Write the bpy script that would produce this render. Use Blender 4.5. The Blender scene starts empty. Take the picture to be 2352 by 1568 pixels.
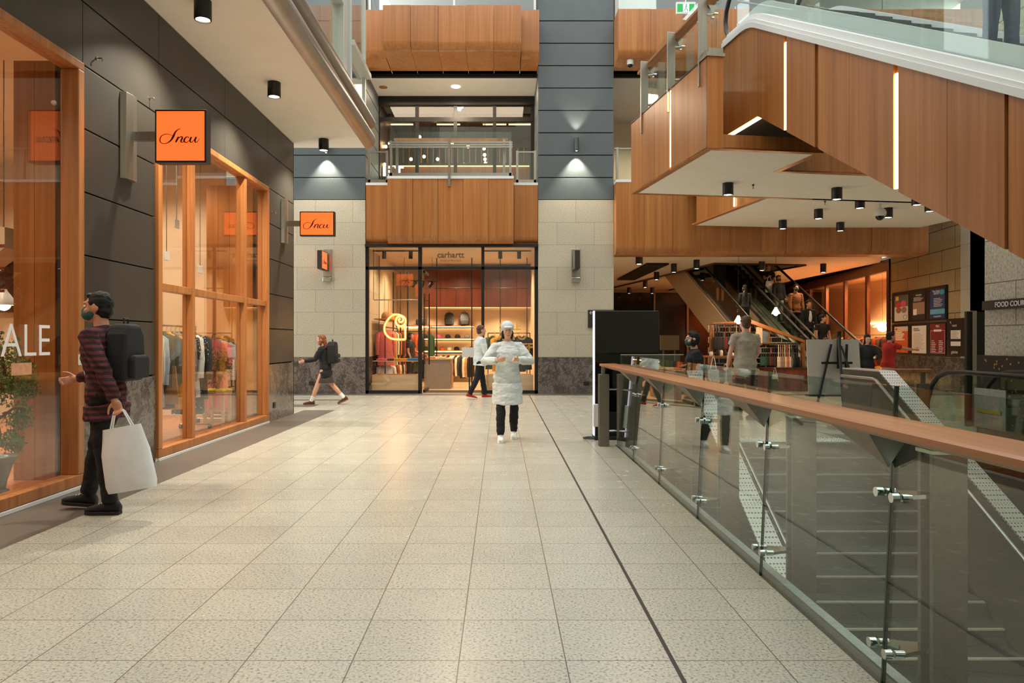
import bpy, bmesh, math, random
from mathutils import Vector, Matrix, Euler
random.seed(7)
S = bpy.context.scene
COL = S.collection
# ------------------------------------------------------------------ camera, sky, exposure
CAM_H, F, CX, CY = 1.38, 1690.0, 1149.0, 784.5
cam = bpy.data.cameras.new('camera'); cam.sensor_width = 36; cam.lens = 36*F/2352
cam.shift_x = (1176-CX)/2352; cam.shift_y = 0.0; cam.clip_start = .05; cam.clip_end = 200
co = bpy.data.objects.new('camera', cam); COL.objects.link(co)
co.location = (0, 0, CAM_H); co.rotation_euler = (math.pi/2, 0, 0); S.camera = co
S.view_settings.view_transform = 'Standard'; S.view_settings.look = 'None'
S.view_settings.gamma = 1; S.view_settings.use_curve_mapping = False
S.view_settings.exposure = 0.2
S.cycles.transparent_max_bounces = 24
S.cycles.max_bounces = 7; S.cycles.diffuse_bounces = 3; S.cycles.glossy_bounces = 3
S.cycles.sample_clamp_indirect = 3.0; S.cycles.sample_clamp_direct = 12.0
w = bpy.data.worlds.new('skylight'); S.world = w; w.use_nodes = True
bg = w.node_tree.nodes['Background']
bg.inputs[0].default_value = (.95, .985, 1.0, 1); bg.inputs[1].default_value = 2.45
def area(name, loc, size, power, col=(1, .78, .52), rot=(0, 0, 0), sy=None, spread=None):
    l = bpy.data.lights.new(name, 'AREA'); l.energy = power; l.color = col; l.size = size
    if sy: l.shape = 'RECTANGLE'; l.size_y = sy
    if spread: l.spread = spread
    o = bpy.data.objects.new(name, l); o.location = loc; o.rotation_euler = rot; COL.objects.link(o); return o
def spot(name, loc, power, ang, col=(1, .85, .65), rot=(0, 0, 0), blend=.5, r=.03):
    l = bpy.data.lights.new(name, 'SPOT'); l.energy = power; l.color = col; l.spot_size = math.radians(ang)
    l.spot_blend = blend; l.shadow_soft_size = r
    o = bpy.data.objects.new(name, l); o.location = loc; o.rotation_euler = rot; COL.objects.link(o); return o
def point(name, loc, power, col=(1, .6, .28), r=.04):
    l = bpy.data.lights.new(name, 'POINT'); l.energy = power; l.color = col; l.shadow_soft_size = r
    o = bpy.data.objects.new(name, l); o.location = loc; COL.objects.link(o); return o
WARM = (1, .66, .36)
def spots(name, pts, power, col, ang=150):
    for p in pts: spot(name, p, power, ang, col, blend=.6, r=.07)
spots('shop_spot', [(x, y, 4.36) for x in (-5.6, -7.6) for y in (4.5, 7.0, 9.5, 11.8)], 150, (1, .8, .58))
spots('store_spot', [(x, y, 3.8) for x in (-2.6, -1.3, .1) for y in (20.6, 22.8)], 150, (1, .68, .4))
spots('store_spot', [(x, 24.9, 2.42) for x in (-2.6, -1.3, .1)], 60, (1, .68, .4))
spots('cafe_spot', [(x, 23.2, 8.35) for x in (-2.6, -1.2, .2)], 24, (1, .62, .3))
spots('boutique_spot', [(x, y, 3.95) for x in (14.2, 15.6) for y in (25.4, 27.6, 30.0)], 900, (1, .5, .2))
spots('lobby_spot', [(x, 21.8, 8.45) for x in (3.6, 5.2, 7.0)], 140, (1, .85, .68))
spots('arcade_spot', [(x, y, 3.98) for x in (4.2, 7.5, 10.4) for y in (21.5, 24.4)], 90, (1, .72, .46))
spots('balcony_spot', [(-1.25, 20.7, 8.5)], 220, (1, .8, .58), 165)
area('lower_level_fill', (5, 5, -.75), 3, 60, (1, .9, .75), sy=3)  # unseen area lamp added to brighten the lower level
area('balcony_fill', (-1.3, 20.7, 8.4), 4, 70, (1, .8, .58), sy=1.2)  # added area lamp without a fixture, brightens the balcony ceiling

# ------------------------------------------------------------------ materials
MATS = {}
class N:
    def __init__(s, name):
        s.m = bpy.data.materials.new(name); s.m.use_nodes = True; s.t = s.m.node_tree
        s.b = s.t.nodes['Principled BSDF']; s.out = s.t.nodes['Material Output']
    def n(s, typ, **kw):
        q = s.t.nodes.new(typ)
        for k, v in kw.items():
            if k.startswith('_'): setattr(q, k[1:], v)
            else:
                key = int(k[1:]) if k[0] == 'i' and k[1:].isdigit() else k.replace('__', ' ')
                if isinstance(v, bpy.types.NodeSocket): s.t.links.new(v, q.inputs[key])
                else: q.inputs[key].default_value = v
        return q
    def l(s, a, b): s.t.links.new(a, b)
    def set(s, k, v):
        if isinstance(v, bpy.types.NodeSocket): s.l(v, s.b.inputs[k])
        else: s.b.inputs[k].default_value = v
def c4(c): return (c[0], c[1], c[2], 1)
def srgb(r, g, b):
    f = lambda v: (v/255/12.92 if v/255 <= .04045 else ((v/255+.055)/1.055)**2.4)
    return (f(r), f(g), f(b))
def ramp(n, fac, stops):
    r = n.n('ShaderNodeValToRGB'); n.l(fac, r.inputs[0]); e = r.color_ramp.elements
    while len(e) < len(stops): e.new(.5)
    for q, (p, c) in zip(e, stops): q.position = p; q.color = c4(c)
    return r.outputs[0]
def M(name, col, rough=.5, metal=0, var=.12, scale=25, bump=0, bscale=200, em=None, es=0, spec=.5, coat=0, stretch=(1, 1, 1), sheen=0):
    if name in MATS: return MATS[name]
    n = N(name); tc = n.n('ShaderNodeTexCoord')
    mp = n.n('ShaderNodeMapping', Vector=tc.outputs['Object'], Scale=stretch)
    no = n.n('ShaderNodeTexNoise', Vector=mp.outputs[0], Scale=scale, Detail=4)
    lo = tuple(max(0, v*(1-var)) for v in col); hi = tuple(min(1, v*(1+var)) for v in col)
    n.set('Base Color', ramp(n, no.outputs[0], [(.3, lo), (.7, hi)]))
    n.set('Roughness', rough); n.set('Metallic', metal); n.set('Specular IOR Level', spec); n.set('Coat Weight', coat)
    if sheen: n.set('Sheen Weight', sheen)
    if bump:
        nb = n.n('ShaderNodeTexNoise', Vector=mp.outputs[0], Scale=bscale, Detail=3)
        n.set('Normal', n.n('ShaderNodeBump', Strength=bump, Distance=.01, Height=nb.outputs[0]).outputs[0])
    if em: n.set('Emission Color', c4(em)); n.set('Emission Strength', es)
    MATS[name] = n.m; return n.m
def wood(name, dark, mid, light, axis='Z', rough=.35, scale=16, isl=.25, coat=.15, stretch=.05):
    n = N(name); tc = n.n('ShaderNodeTexCoord'); g = n.n('ShaderNodeNewGeometry')
    sc = {'X': (stretch, 1, 1), 'Y': (1, stretch, 1), 'Z': (1, 1, stretch)}[axis]
    off = n.n('ShaderNodeVectorMath', _operation='SCALE', i0=(3.1, 5.3, 7.7)); n.l(g.outputs['Random Per Island'], off.inputs['Scale'])
    ad = n.n('ShaderNodeVectorMath', _operation='ADD', i0=tc.outputs['Object'], i1=off.outputs[0])
    mp = n.n('ShaderNodeMapping', Vector=ad.outputs[0], Scale=sc)
    a = n.n('ShaderNodeTexNoise', Vector=mp.outputs[0], Scale=scale, Detail=7, Roughness=.6, Distortion=.6)
    b = n.n('ShaderNodeTexNoise', Vector=mp.outputs[0], Scale=scale*.22, Detail=3, Distortion=1.2)
    mx = n.n('ShaderNodeMix', _data_type='FLOAT', i0=.45, i2=a.outputs[0], i3=b.outputs[0])
    col = ramp(n, mx.outputs[0], [(.33, dark), (.5, mid), (.68, light)])
    h = n.n('ShaderNodeMapRange', Value=g.outputs['Random Per Island'], To__Min=1-isl, To__Max=1+isl*.6)
    hs = n.n('ShaderNodeHueSaturation', Color=col, Value=h.outputs[0])
    n.set('Base Color', hs.outputs[0]); n.set('Roughness', rough); n.set('Coat Weight', coat); n.set('Coat Roughness', .25)
    n.set('Normal', n.n('ShaderNodeBump', Strength=.06, Distance=.01, Height=a.outputs[0]).outputs[0])
    MATS[name] = n.m; return n.m
def tiles(name, c1, c2, c3, joint, bw, bh, off, mort, axes=('x', 'y'), origin=(0, 0), rough=.3, speck=90, bump=.05, jb=.4, long=0):
    """granite slabs laid in world metres; axes pick the two coordinates the joints run along"""
    n = N(name); tc = n.n('ShaderNodeTexCoord'); sp = n.n('ShaderNodeSeparateXYZ', Vector=tc.outputs['Object'])
    d = {'x': sp.outputs[0], 'y': sp.outputs[1], 'z': sp.outputs[2]}
    if axes[0] == 'xy': u = n.n('ShaderNodeMath', _operation='ADD', i0=d['x'], i1=d['y']).outputs[0]
    else: u = d[axes[0]]
    u = n.n('ShaderNodeMath', _operation='ADD', i0=u, i1=-origin[0]).outputs[0]
    v = n.n('ShaderNodeMath', _operation='ADD', i0=d[axes[1]], i1=-origin[1]).outputs[0]
    cb = n.n('ShaderNodeCombineXYZ', X=u, Y=v)
    br = n.n('ShaderNodeTexBrick', _offset=off, _squash=1, Vector=cb.outputs[0], Scale=1, Color1=(.455, .455, .455, 1), Color2=(.545, .545, .545, 1),
             Mortar=(0, 0, 0, 1), Mortar__Size=mort, Mortar__Smooth=.1, Bias=0, Brick__Width=bw, Row__Height=bh)
    a = n.n('ShaderNodeTexNoise', Vector=tc.outputs['Object'], Scale=speck, Detail=3, Roughness=.65)
    b = n.n('ShaderNodeTexNoise', Vector=tc.outputs['Object'], Scale=speck*.07, Detail=3)
    base = ramp(n, a.outputs[0], [(.29, c3), (.46, c1), (.62, c2)])
    tint = ramp(n, b.outputs[0], [(.3, (.96, .97, .97)), (.7, (1.02, 1.0, .97))])
    m1 = n.n('ShaderNodeMix', _data_type='RGBA', _blend_type='MULTIPLY', i0=1.0, i6=base, i7=tint)
    br2 = n.n('ShaderNodeMix', _data_type='RGBA', _blend_type='OVERLAY', i0=.6, i6=m1.outputs[2], i7=br.outputs['Color'])
    fac = br.outputs['Fac']
    if long:                                     # wider joints along one direction
        q = n.n('ShaderNodeMath', _operation='MODULO', i0=n.n('ShaderNodeMath', _operation='ADD', i0=u, i1=bw*100+bw/2).outputs[0], i1=bw)
        q = n.n('ShaderNodeMath', _operation='ABSOLUTE', i0=n.n('ShaderNodeMath', _operation='SUBTRACT', i0=q.outputs[0], i1=bw/2).outputs[0])
        q = n.n('ShaderNodeMath', _operation='LESS_THAN', i0=q.outputs[0], i1=long/2)
        fac = n.n('ShaderNodeMath', _operation='MAXIMUM', i0=n.n('ShaderNodeMath', _operation='MULTIPLY', i0=fac, i1=.75).outputs[0], i1=q.outputs[0]).outputs[0]
    fin = n.n('ShaderNodeMix', _data_type='RGBA', i0=fac, i6=br2.outputs[2], i7=c4(joint))
    n.set('Base Color', fin.outputs[2])
    rr = n.n('ShaderNodeMapRange', Value=b.outputs[0], To__Min=rough*.8, To__Max=rough*1.25)
    n.set('Roughness', rr.outputs[0])
    hh = n.n('ShaderNodeMath', _operation='MULTIPLY_ADD', i0=br.outputs['Fac'], i1=-jb, i2=(a.outputs[0] if bump > .03 else 0.0))
    n.set('Normal', n.n('ShaderNodeBump', Strength=bump, Distance=.01, Height=hh.outputs[0]).outputs[0])
    MATS[name] = n.m; return n.m
def marble(name, c1, c2, c3, rough=.15, scale=6):
    n = N(name); tc = n.n('ShaderNodeTexCoord')
    a = n.n('ShaderNodeTexNoise', Vector=tc.outputs['Object'], Scale=scale, Detail=9, Roughness=.7, Distortion=2.5)
    b = n.n('ShaderNodeTexNoise', Vector=tc.outputs['Object'], Scale=scale*.35, Detail=4, Distortion=1.5)
    mx = n.n('ShaderNodeMix', _data_type='FLOAT', i0=.4, i2=a.outputs[0], i3=b.outputs[0])
    n.set('Base Color', ramp(n, mx.outputs[0], [(.36, c1), (.5, c2), (.55, c3), (.6, c2), (.75, c1)])); n.set('Roughness', rough)
    MATS[name] = n.m; return n.m
def glass(name, tint=(1, 1, 1), base=.04, gain=.96, rough=0.0):
    n = N(name); t = n.t; t.nodes.remove(n.b)
    lw = n.n('ShaderNodeLayerWeight', Blend=.5)
    p = n.n('ShaderNodeMath', _operation='POWER', i0=lw.outputs['Facing'], i1=5.0)
    f = n.n('ShaderNodeMath', _operation='MULTIPLY_ADD', i0=p.outputs[0], i1=gain, i2=base)
    tc = n.n('ShaderNodeTexCoord'); no = n.n('ShaderNodeTexNoise', Vector=tc.outputs['Object'], Scale=1.5)
    tr = n.n('ShaderNodeBsdfTransparent', Color=ramp(n, no.outputs[0], [(.2, tint), (.8, tuple(min(1, v*1.01) for v in tint))]))
    gl = n.n('ShaderNodeBsdfGlossy', Color=(1, 1, 1, 1), Roughness=rough)
    mx = n.n('ShaderNodeMixShader', i0=f.outputs[0], i1=tr.outputs[0], i2=gl.outputs[0])
    n.l(mx.outputs[0], n.out.inputs[0]); MATS[name] = n.m; return n.m
def glow(name, col, st): return M(name, (.8, .8, .8), em=col, es=st, var=.02)
def perforated(name, col, hole, scale=26):
    n = N(name); tc = n.n('ShaderNodeTexCoord')
    vo = n.n('ShaderNodeTexVoronoi', Vector=tc.outputs['Object'], Scale=scale, Randomness=0.0)
    n.set('Base Color', ramp(n, vo.outputs[0], [(.28, hole), (.36, col)])); n.set('Metallic', .6); n.set('Roughness', .4)
    MATS[name] = n.m; return n.m

m_floor = tiles('granite_floor', srgb(182, 179, 165), srgb(198, 194, 178), srgb(90, 91, 87), srgb(112, 102, 88), .461, .461, 0.0, .0028, ('x', 'y'), (-.178, 5.95), rough=.25, speck=72, bump=.02, long=.0048)
m_stone = tiles('sandblasted_stone', srgb(178, 170, 150), srgb(200, 192, 170), srgb(134, 126, 110), srgb(138, 130, 114), .98, .592, .5, .0045, ('x', 'z'), (1.5, .968), rough=.75, speck=55, bump=.2)
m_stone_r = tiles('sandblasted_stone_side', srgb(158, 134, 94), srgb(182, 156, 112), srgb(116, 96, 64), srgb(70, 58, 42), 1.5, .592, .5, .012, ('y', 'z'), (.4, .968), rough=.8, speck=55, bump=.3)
m_dadogr = marble('dark_granite', srgb(58, 52, 48), srgb(92, 84, 78), srgb(128, 118, 110), rough=.12, scale=7)
m_border = M('charcoal_granite', srgb(98, 90, 82), .42, var=.18, scale=60)
m_clad = M('dark_cladding', srgb(54, 52, 47), .42, var=.05, scale=3)
m_cladb = M('blue_grey_cladding', srgb(86, 94, 96), .45, var=.05, scale=3)
m_gap = M('dark_joint', (.006, .006, .006), .9, var=.1)
m_wood = wood('teak_veneer', srgb(146, 90, 42), srgb(170, 108, 54), srgb(186, 126, 68), 'Z', rough=.32, scale=16, isl=.12, stretch=.025)
m_wood4 = wood('dark_red_timber', srgb(64, 22, 8), srgb(88, 34, 14), srgb(104, 46, 20), 'Z', rough=.4, scale=9, isl=.1)
m_wood2 = wood('oak_frame', srgb(146, 86, 42), srgb(174, 110, 58), srgb(190, 130, 76), 'Z', rough=.4, scale=20, isl=.08)
m_wood3 = wood('red_timber', srgb(96, 36, 14), srgb(134, 58, 24), srgb(160, 80, 38), 'Z', rough=.4, scale=9, isl=.15)
m_rail = wood('timber_handrail', srgb(126, 76, 38), srgb(166, 106, 56), srgb(190, 132, 78), 'Y', rough=.42, scale=9, isl=0, coat=.25)
m_woodf = wood('timber_floor', srgb(160, 92, 48), srgb(190, 116, 66), srgb(206, 136, 84), 'Y', rough=.35, scale=10, isl=.12)
m_pale = wood('pale_oak', srgb(190, 150, 104), srgb(214, 176, 128), srgb(228, 194, 148), 'X', rough=.45, scale=9, isl=.05)
m_dkwood = wood('dark_wood', srgb(54, 28, 14), srgb(74, 40, 22), srgb(92, 54, 30), 'Z', rough=.4, scale=10, isl=.1)
m_white = M('white_plaster', srgb(240, 233, 219), .85, var=.02, scale=3)
m_cream = M('cream_wall', srgb(228, 208, 178), .8, var=.03, scale=3)
m_offw = M('pale_lacquer', srgb(225, 226, 222), .35, var=.02)
m_steel = M('brushed_steel', srgb(176, 174, 166), .32, 1, var=.08, scale=30, stretch=(1, 1, .05))
m_steel2 = M('satin_steel_post', srgb(140, 132, 120), .42, .85, var=.08, scale=30)
m_chrome = M('polished_chrome', srgb(205, 208, 206), .12, 1, var=.02)
m_bronze = M('bronze_bullnose', srgb(176, 170, 162), .3, .8, var=.1, scale=2)
m_black = M('black_paint', (.008, .008, .008), .4, var=.2)
m_blackm = M('black_metal', (.014, .013, .012), .45, .3, var=.2)
m_rubber = M('black_rubber', (.012, .013, .012), .32, var=.2)
m_screen = M('black_glass_screen', (.002, .002, .002), .06, var=.1)
m_glass = glass('clear_glass', (.97, .985, .975), base=.05)
m_shopg = glass('shop_glass', (.97, .97, .96), base=.06)
m_bal = glass('balustrade_glass', (.8, .875, .835), base=.05)
m_balu = glass('upper_balustrade_glass', (.92, .965, .95), base=.05)
m_gedge = M('glass_edge', srgb(30, 62, 52), .15, var=.2)
m_perf = perforated('perforated_steel_lit', srgb(214, 210, 200), srgb(70, 68, 64), 30)  # bright copy for the balustrade caps, skylight painted into the colour
m_perf_shaded = perforated('perforated_steel_shaded', srgb(92, 88, 80), srgb(26, 24, 22), 38)  # dark copy of the same steel, shade of the balustrade sides painted in
m_led = glow('warm_led', (1, .68, .3), 14)
m_lens = glow('lamp_lens', (1, .9, .72), 14)
m_bulb = glow('filament_bulb', (1, .62, .26), 14)
m_soft = glow('soft_line_light', (1, .62, .28), 2.2)
m_neon = glow('orange_neon', (1, .52, .1), 5)
m_neonc = M('amber_tube_casing', srgb(240, 150, 40), .3, em=(1, .42, .06), es=.9)
m_orange = M('orange_acrylic', srgb(255, 110, 50), .25, em=srgb(255, 112, 48), es=.85, var=.03, scale=4)
m_maroon = M('maroon_ink', srgb(60, 8, 8), .5)
m_letter = M('white_vinyl', srgb(232, 232, 232), .5, var=.02)
m_print = M('white_ink', srgb(225, 222, 214), .6, var=.02)
m_lead = M('dark_brown_metal', srgb(58, 50, 42), .5, .3)
m_treads = M('stair_granite', srgb(52, 54, 50), .5, var=.25, scale=90)
m_conc = M('grey_concrete', srgb(120, 112, 100), .8, var=.08)
m_ivory = M('ivory_paint', srgb(196, 176, 146), .6, var=.04)

# ------------------------------------------------------------------ mesh helpers
WORK = bpy.data.scenes.new('workshop')                  # modifiers are applied here, away from the scene; removed at the end
def evaluated(o):
    WORK.collection.objects.link(o); vl = WORK.view_layers[0]; vl.update()
    me = bpy.data.meshes.new_from_object(o.evaluated_get(vl.depsgraph)); WORK.collection.objects.unlink(o); return me
class MB:
    def __init__(s): s.v = []; s.f = []
    def add(s, vs, fs, Mx=None):
        k = len(s.v)
        s.v += [tuple(Mx @ Vector(p)) if Mx else tuple(p) for p in vs]
        s.f += [tuple(i+k for i in f) for f in fs]; return s
    def box(s, x0, x1, y0, y1, z0, z1, Mx=None):
        vs = [(x, y, z) for x in (x0, x1) for y in (y0, y1) for z in (z0, z1)]
        return s.add(vs, [(0, 1, 3, 2), (4, 6, 7, 5), (0, 4, 5, 1), (2, 3, 7, 6), (0, 2, 6, 4), (1, 5, 7, 3)], Mx)
    def cyl(s, p0, p1, r0, r1=None, n=16, cap=True):
        r1 = r0 if r1 is None else r1; p0, p1 = Vector(p0), Vector(p1); d = (p1-p0).normalized()
        a = d.orthogonal().normalized(); b = d.cross(a); vs = []
        for p, r in ((p0, r0), (p1, r1)):
            vs += [p+(a*math.cos(t)+b*math.sin(t))*r for t in (2*math.pi*i/n for i in range(n))]
        fs = [(i, (i+1) % n, n+(i+1) % n, n+i) for i in range(n)]
        if cap: fs += [tuple(range(n-1, -1, -1)), tuple(range(n, 2*n))]
        return s.add(vs, fs)
    def tube(s, pts, r, n=8, cap=True, flat=1.0):
        pts = [Vector(p) for p in pts]; rs = r if isinstance(r, (list, tuple)) else [r]*len(pts); vs = []; a = None
        for i, p in enumerate(pts):
            d = (pts[min(i+1, len(pts)-1)]-pts[max(i-1, 0)])
            d = d.normalized() if d.length > 1e-9 else Vector((0, 0, 1))
            a = d.orthogonal().normalized() if a is None else (a-d*a.dot(d)).normalized()
            b = d.cross(a)
            vs += [p+(a*math.cos(t)+b*math.sin(t)*flat)*rs[i] for t in (2*math.pi*k/n for k in range(n))]
        fs = []
        for i in range(len(pts)-1):
            fs += [(i*n+k, i*n+(k+1) % n, (i+1)*n+(k+1) % n, (i+1)*n+k) for k in range(n)]
        if cap: fs += [tuple(range(n-1, -1, -1)), tuple(range((len(pts)-1)*n, len(pts)*n))]
        return s.add(vs, fs)
    def prism(s, poly, a, b, plane='xz', Mx=None):
        """poly in the named plane, extruded from a to b along the remaining axis"""
        def P(q, w): return {'xz': (q[0], w, q[1]), 'yz': (w, q[0], q[1]), 'xy': (q[0], q[1], w)}[plane]
        n = len(poly); vs = [P(q, a) for q in poly]+[P(q, b) for q in poly]
        fs = [(i, (i+1) % n, n+(i+1) % n, n+i) for i in range(n)]+[tuple(range(n-1, -1, -1)), tuple(range(n, 2*n))]
        return s.add(vs, fs, Mx)
    def ball(s, c, rx, ry=None, rz=None, nu=14, nv=9, Mx=None):
        ry = rx if ry is None else ry; rz = rx if rz is None else rz; vs = [(c[0], c[1], c[2]-rz)]; fs = []
        for j in range(1, nv):
            t = math.pi*j/nv
            vs += [(c[0]+rx*math.sin(t)*math.cos(2*math.pi*i/nu), c[1]+ry*math.sin(t)*math.sin(2*math.pi*i/nu), c[2]-rz*math.cos(t)) for i in range(nu)]
        vs.append((c[0], c[1], c[2]+rz)); L = len(vs)-1
        fs += [(0, 1+(i+1) % nu, 1+i) for i in range(nu)]
        for j in range(nv-2):
            fs += [(1+j*nu+i, 1+j*nu+(i+1) % nu, 1+(j+1)*nu+(i+1) % nu, 1+(j+1)*nu+i) for i in range(nu)]
        fs += [(L, 1+(nv-2)*nu+i, 1+(nv-2)*nu+(i+1) % nu) for i in range(nu)]
        return s.add(vs, fs, Mx)
    def lathe(s, prof, c=(0, 0, 0), n=20, Mx=None):
        vs = [(c[0]+r*math.cos(2*math.pi*i/n), c[1]+r*math.sin(2*math.pi*i/n), c[2]+z) for r, z in prof for i in range(n)]
        fs = [(j*n+i, j*n+(i+1) % n, (j+1)*n+(i+1) % n, (j+1)*n+i) for j in range(len(prof)-1) for i in range(n)]
        fs += [tuple(range(n-1, -1, -1)), tuple(range((len(prof)-1)*n, len(prof)*n))]
        return s.add(vs, fs, Mx)
    def text(s, body, size, Mx, depth=.004, align='CENTER', bold=0.0):
        cu = bpy.data.curves.new('t', 'FONT'); cu.body = body; cu.size = size; cu.extrude = depth/2; cu.align_x = align; cu.resolution_u = 3
        cu.offset = bold
        o = bpy.data.objects.new('t', cu); me = evaluated(o)
        s.add([tuple(v.co) for v in me.vertices], [tuple(p.vertices) for p in me.polygons], Mx)
        bpy.data.objects.remove(o); bpy.data.curves.remove(cu); bpy.data.meshes.remove(me); return s
    def mesh(s, name):
        me = bpy.data.meshes.new(name); me.from_pydata(s.v, [], s.f); me.update(); return me
    def build(s, name, mat, parent=None, smooth=None, bevel=0, loc=None, segs=2, fix=True):
        me = s.mesh(name); me.materials.append(mat)
        if fix:
            bm = bmesh.new(); bm.from_mesh(me); bmesh.ops.recalc_face_normals(bm, faces=bm.faces); bm.to_mesh(me); bm.free()
        if smooth:
            me.polygons.foreach_set('use_smooth', [True]*len(me.polygons)); me.set_sharp_from_angle(angle=math.radians(smooth))
        o = bpy.data.objects.new(name, me); COL.objects.link(o)
        if parent: o.parent = parent
        if loc: o.location = loc
        if bevel:
            b = o.modifiers.new('bevel', 'BEVEL'); b.width = bevel; b.segments = segs; b.limit_method = 'ANGLE'; b.angle_limit = math.radians(40)
        return o
def tag(o, label, cat, group=None):
    o['label'] = label; o['category'] = cat
    if group: o['group'] = group
    return o
def thing(name, label, cat, loc=(0, 0, 0), rz=0, group=None):
    o = bpy.data.objects.new(name, None); COL.objects.link(o); o.location = loc; o.rotation_euler = (0, 0, rz)
    o.empty_display_size = .1; return tag(o, label, cat, group)
def struct(o): o['kind'] = 'structure'; return o
def dup(root, loc, rz=None, label=None, group=None, mats=None, scale=None):
    """a copy of a thing and of each of its parts and sub-parts"""
    r = root.copy(); COL.objects.link(r); r.location = loc
    if rz is not None: r.rotation_euler = (0, 0, rz)
    if label: r['label'] = label
    if group: r['group'] = group
    if scale: r.scale = scale
    def kids(a, b):
        for ch in a.children:
            c = ch.copy(); COL.objects.link(c); c.parent = b
            key = ch.name.split('.')[0]
            if mats and key in mats: c.material_slots[0].link = 'OBJECT'; c.material_slots[0].material = mats[key]
            kids(ch, c)
    if mats and root.type == 'MESH' and 'self' in mats: r.material_slots[0].link = 'OBJECT'; r.material_slots[0].material = mats['self']
    kids(root, r); return r
def recolour(o, m): o.material_slots[0].link = 'OBJECT'; o.material_slots[0].material = m
def at(px, py, Y): return Vector(((px-CX)*Y/F, Y, CAM_H+(CY-py)*Y/F))
def rotm(rx=0, ry=0, rz=0, loc=(0, 0, 0)): return Matrix.Translation(loc) @ Euler((rx, ry, rz)).to_matrix().to_4x4()
FACE = lambda loc, rz=0: rotm(math.pi/2, 0, rz, loc)          # text standing upright, facing -Y when rz = 0
ORD = 'first second third fourth fifth sixth seventh eighth ninth tenth eleventh twelfth thirteenth fourteenth fifteenth sixteenth seventeenth eighteenth nineteenth twentieth'.split()
# skewed frame of the escalators and the bridge: v to the right, u away from the camera
TH = math.radians(8.74); OX, OY = 3.03, 10.76
ER = Matrix.Translation((OX, OY, 0)) @ Matrix.Rotation(TH, 4, 'Z')   # local x = v, local y = u
EOFS = (OX, OY, 0)
# ================================================================== THE SETTING
R6 = math.radians
# floors (one slab with the stair void left open)
f = MB()
for x0, x1, y0, y1 in ((-3.317, 1.53, -7, 19.46), (-9, -3.317, 14.82, 19.46), (-9, -3.95, 14.1, 14.82), (1.53, 2.72, 9.85, 19.46), (2.72, 5.09, 10.1, 19.46), (5.09, 7.3, 9.85, 19.46), (7.3, 15, -7, 19.46), (2.9, 15, 19.46, 38.2), (1.53, 7.3, -7, -2.5), (3.6, 7.3, -2.5, 2.5)):
    f.box(x0, x1, y0, y1, -.32, 0)
struct(f.build('floor', m_floor))
struct(MB().box(-3.95, -3.317, -7, 14.82, -.32, .0).build('floor_border', m_border))
struct(MB().box(-9, -3.95, 15.5, 16.1, -.3, .003).box(-9, -3.7, 17.2, 17.5, -.3, .003).build('floor_border', m_border))
struct(MB().box(-9, 12.6, 18.86, 19.35, -.3, .004).build('floor_border', m_border))
struct(MB().box(.737, .755, -7, 18.9, -.01, .002).build('trim_1', m_lead))        # movement joint strip
# lower level seen down the stairwell
struct(MB().box(-4, 15, -8, 16, -4.4, -4.2).build('floor_lower', m_border))
lw = MB().box(1.45, 1.60, -2.5, 9.85, -4.2, -.32).box(1.5, 7.4, 9.9, 10.05, -4.2, -.32).box(7.3, 7.45, -2.5, 9.85, -4.2, -.32).box(1.5, 7.4, -2.65, -2.5, -4.2, -.32)
struct(lw.build('wall_stairwell', m_dkwood))
# left wall: dark cladding over granite, two shop windows
WX = -3.95
lb = MB()
for y0, y1, z0, z1 in ((-7, 2.4, 0, 5.17), (6.97, 8.42, 0, 5.17), (12.52, 14.05, 0, 5.17), (2.4, 6.97, 4.02, 5.17), (8.42, 12.52, 4.02, 5.17)):
    lb.box(-4.2, WX-.035, y0, y1, z0, z1)
struct(lb.build('wall_left', m_gap))
lp, lg = MB(), MB(); G = .007
zc = [1.0, 1.6, 2.2, 2.8, 3.4, 4.0, 4.6, 5.17]
for ya, yb in ((-7, -3), (-3, 0), (0, 2.4), (6.96, 8.43), (12.5, 14.08)):
    for k in range(7): lp.box(WX-.04, WX, ya+.003, (8.507 if k > 4 and yb == 8.43 else yb-.003), zc[k]+G, zc[k+1]-G)
    lg.box(WX-.04, WX, ya, yb, 0, .985)
for ya, yb in ((2.4, 4.6), (4.6, 6.96), (8.51, 10.55), (10.55, 12.5)):
    for k in (5, 6): lp.box(WX-.04, WX, ya+.003, yb-.003, zc[k]+G, zc[k+1]-G)
lp.box(-4.2, WX-.0, 14.05, 14.08, 1.0, 5.17); lg.box(-4.2, WX, 14.05, 14.08, 0, .985)
struct(lp.build('wall_left_cladding', m_clad, bevel=.004)); struct(lg.build('baseboard_left', m_dadogr))
struct(MB().box(WX-.02, WX+.035, 2.4, 6.94, 0, .035).box(WX-.02, WX+.035, 8.45, 12.5, 0, .035).build('trim_2', m_offw, bevel=.004))
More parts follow.
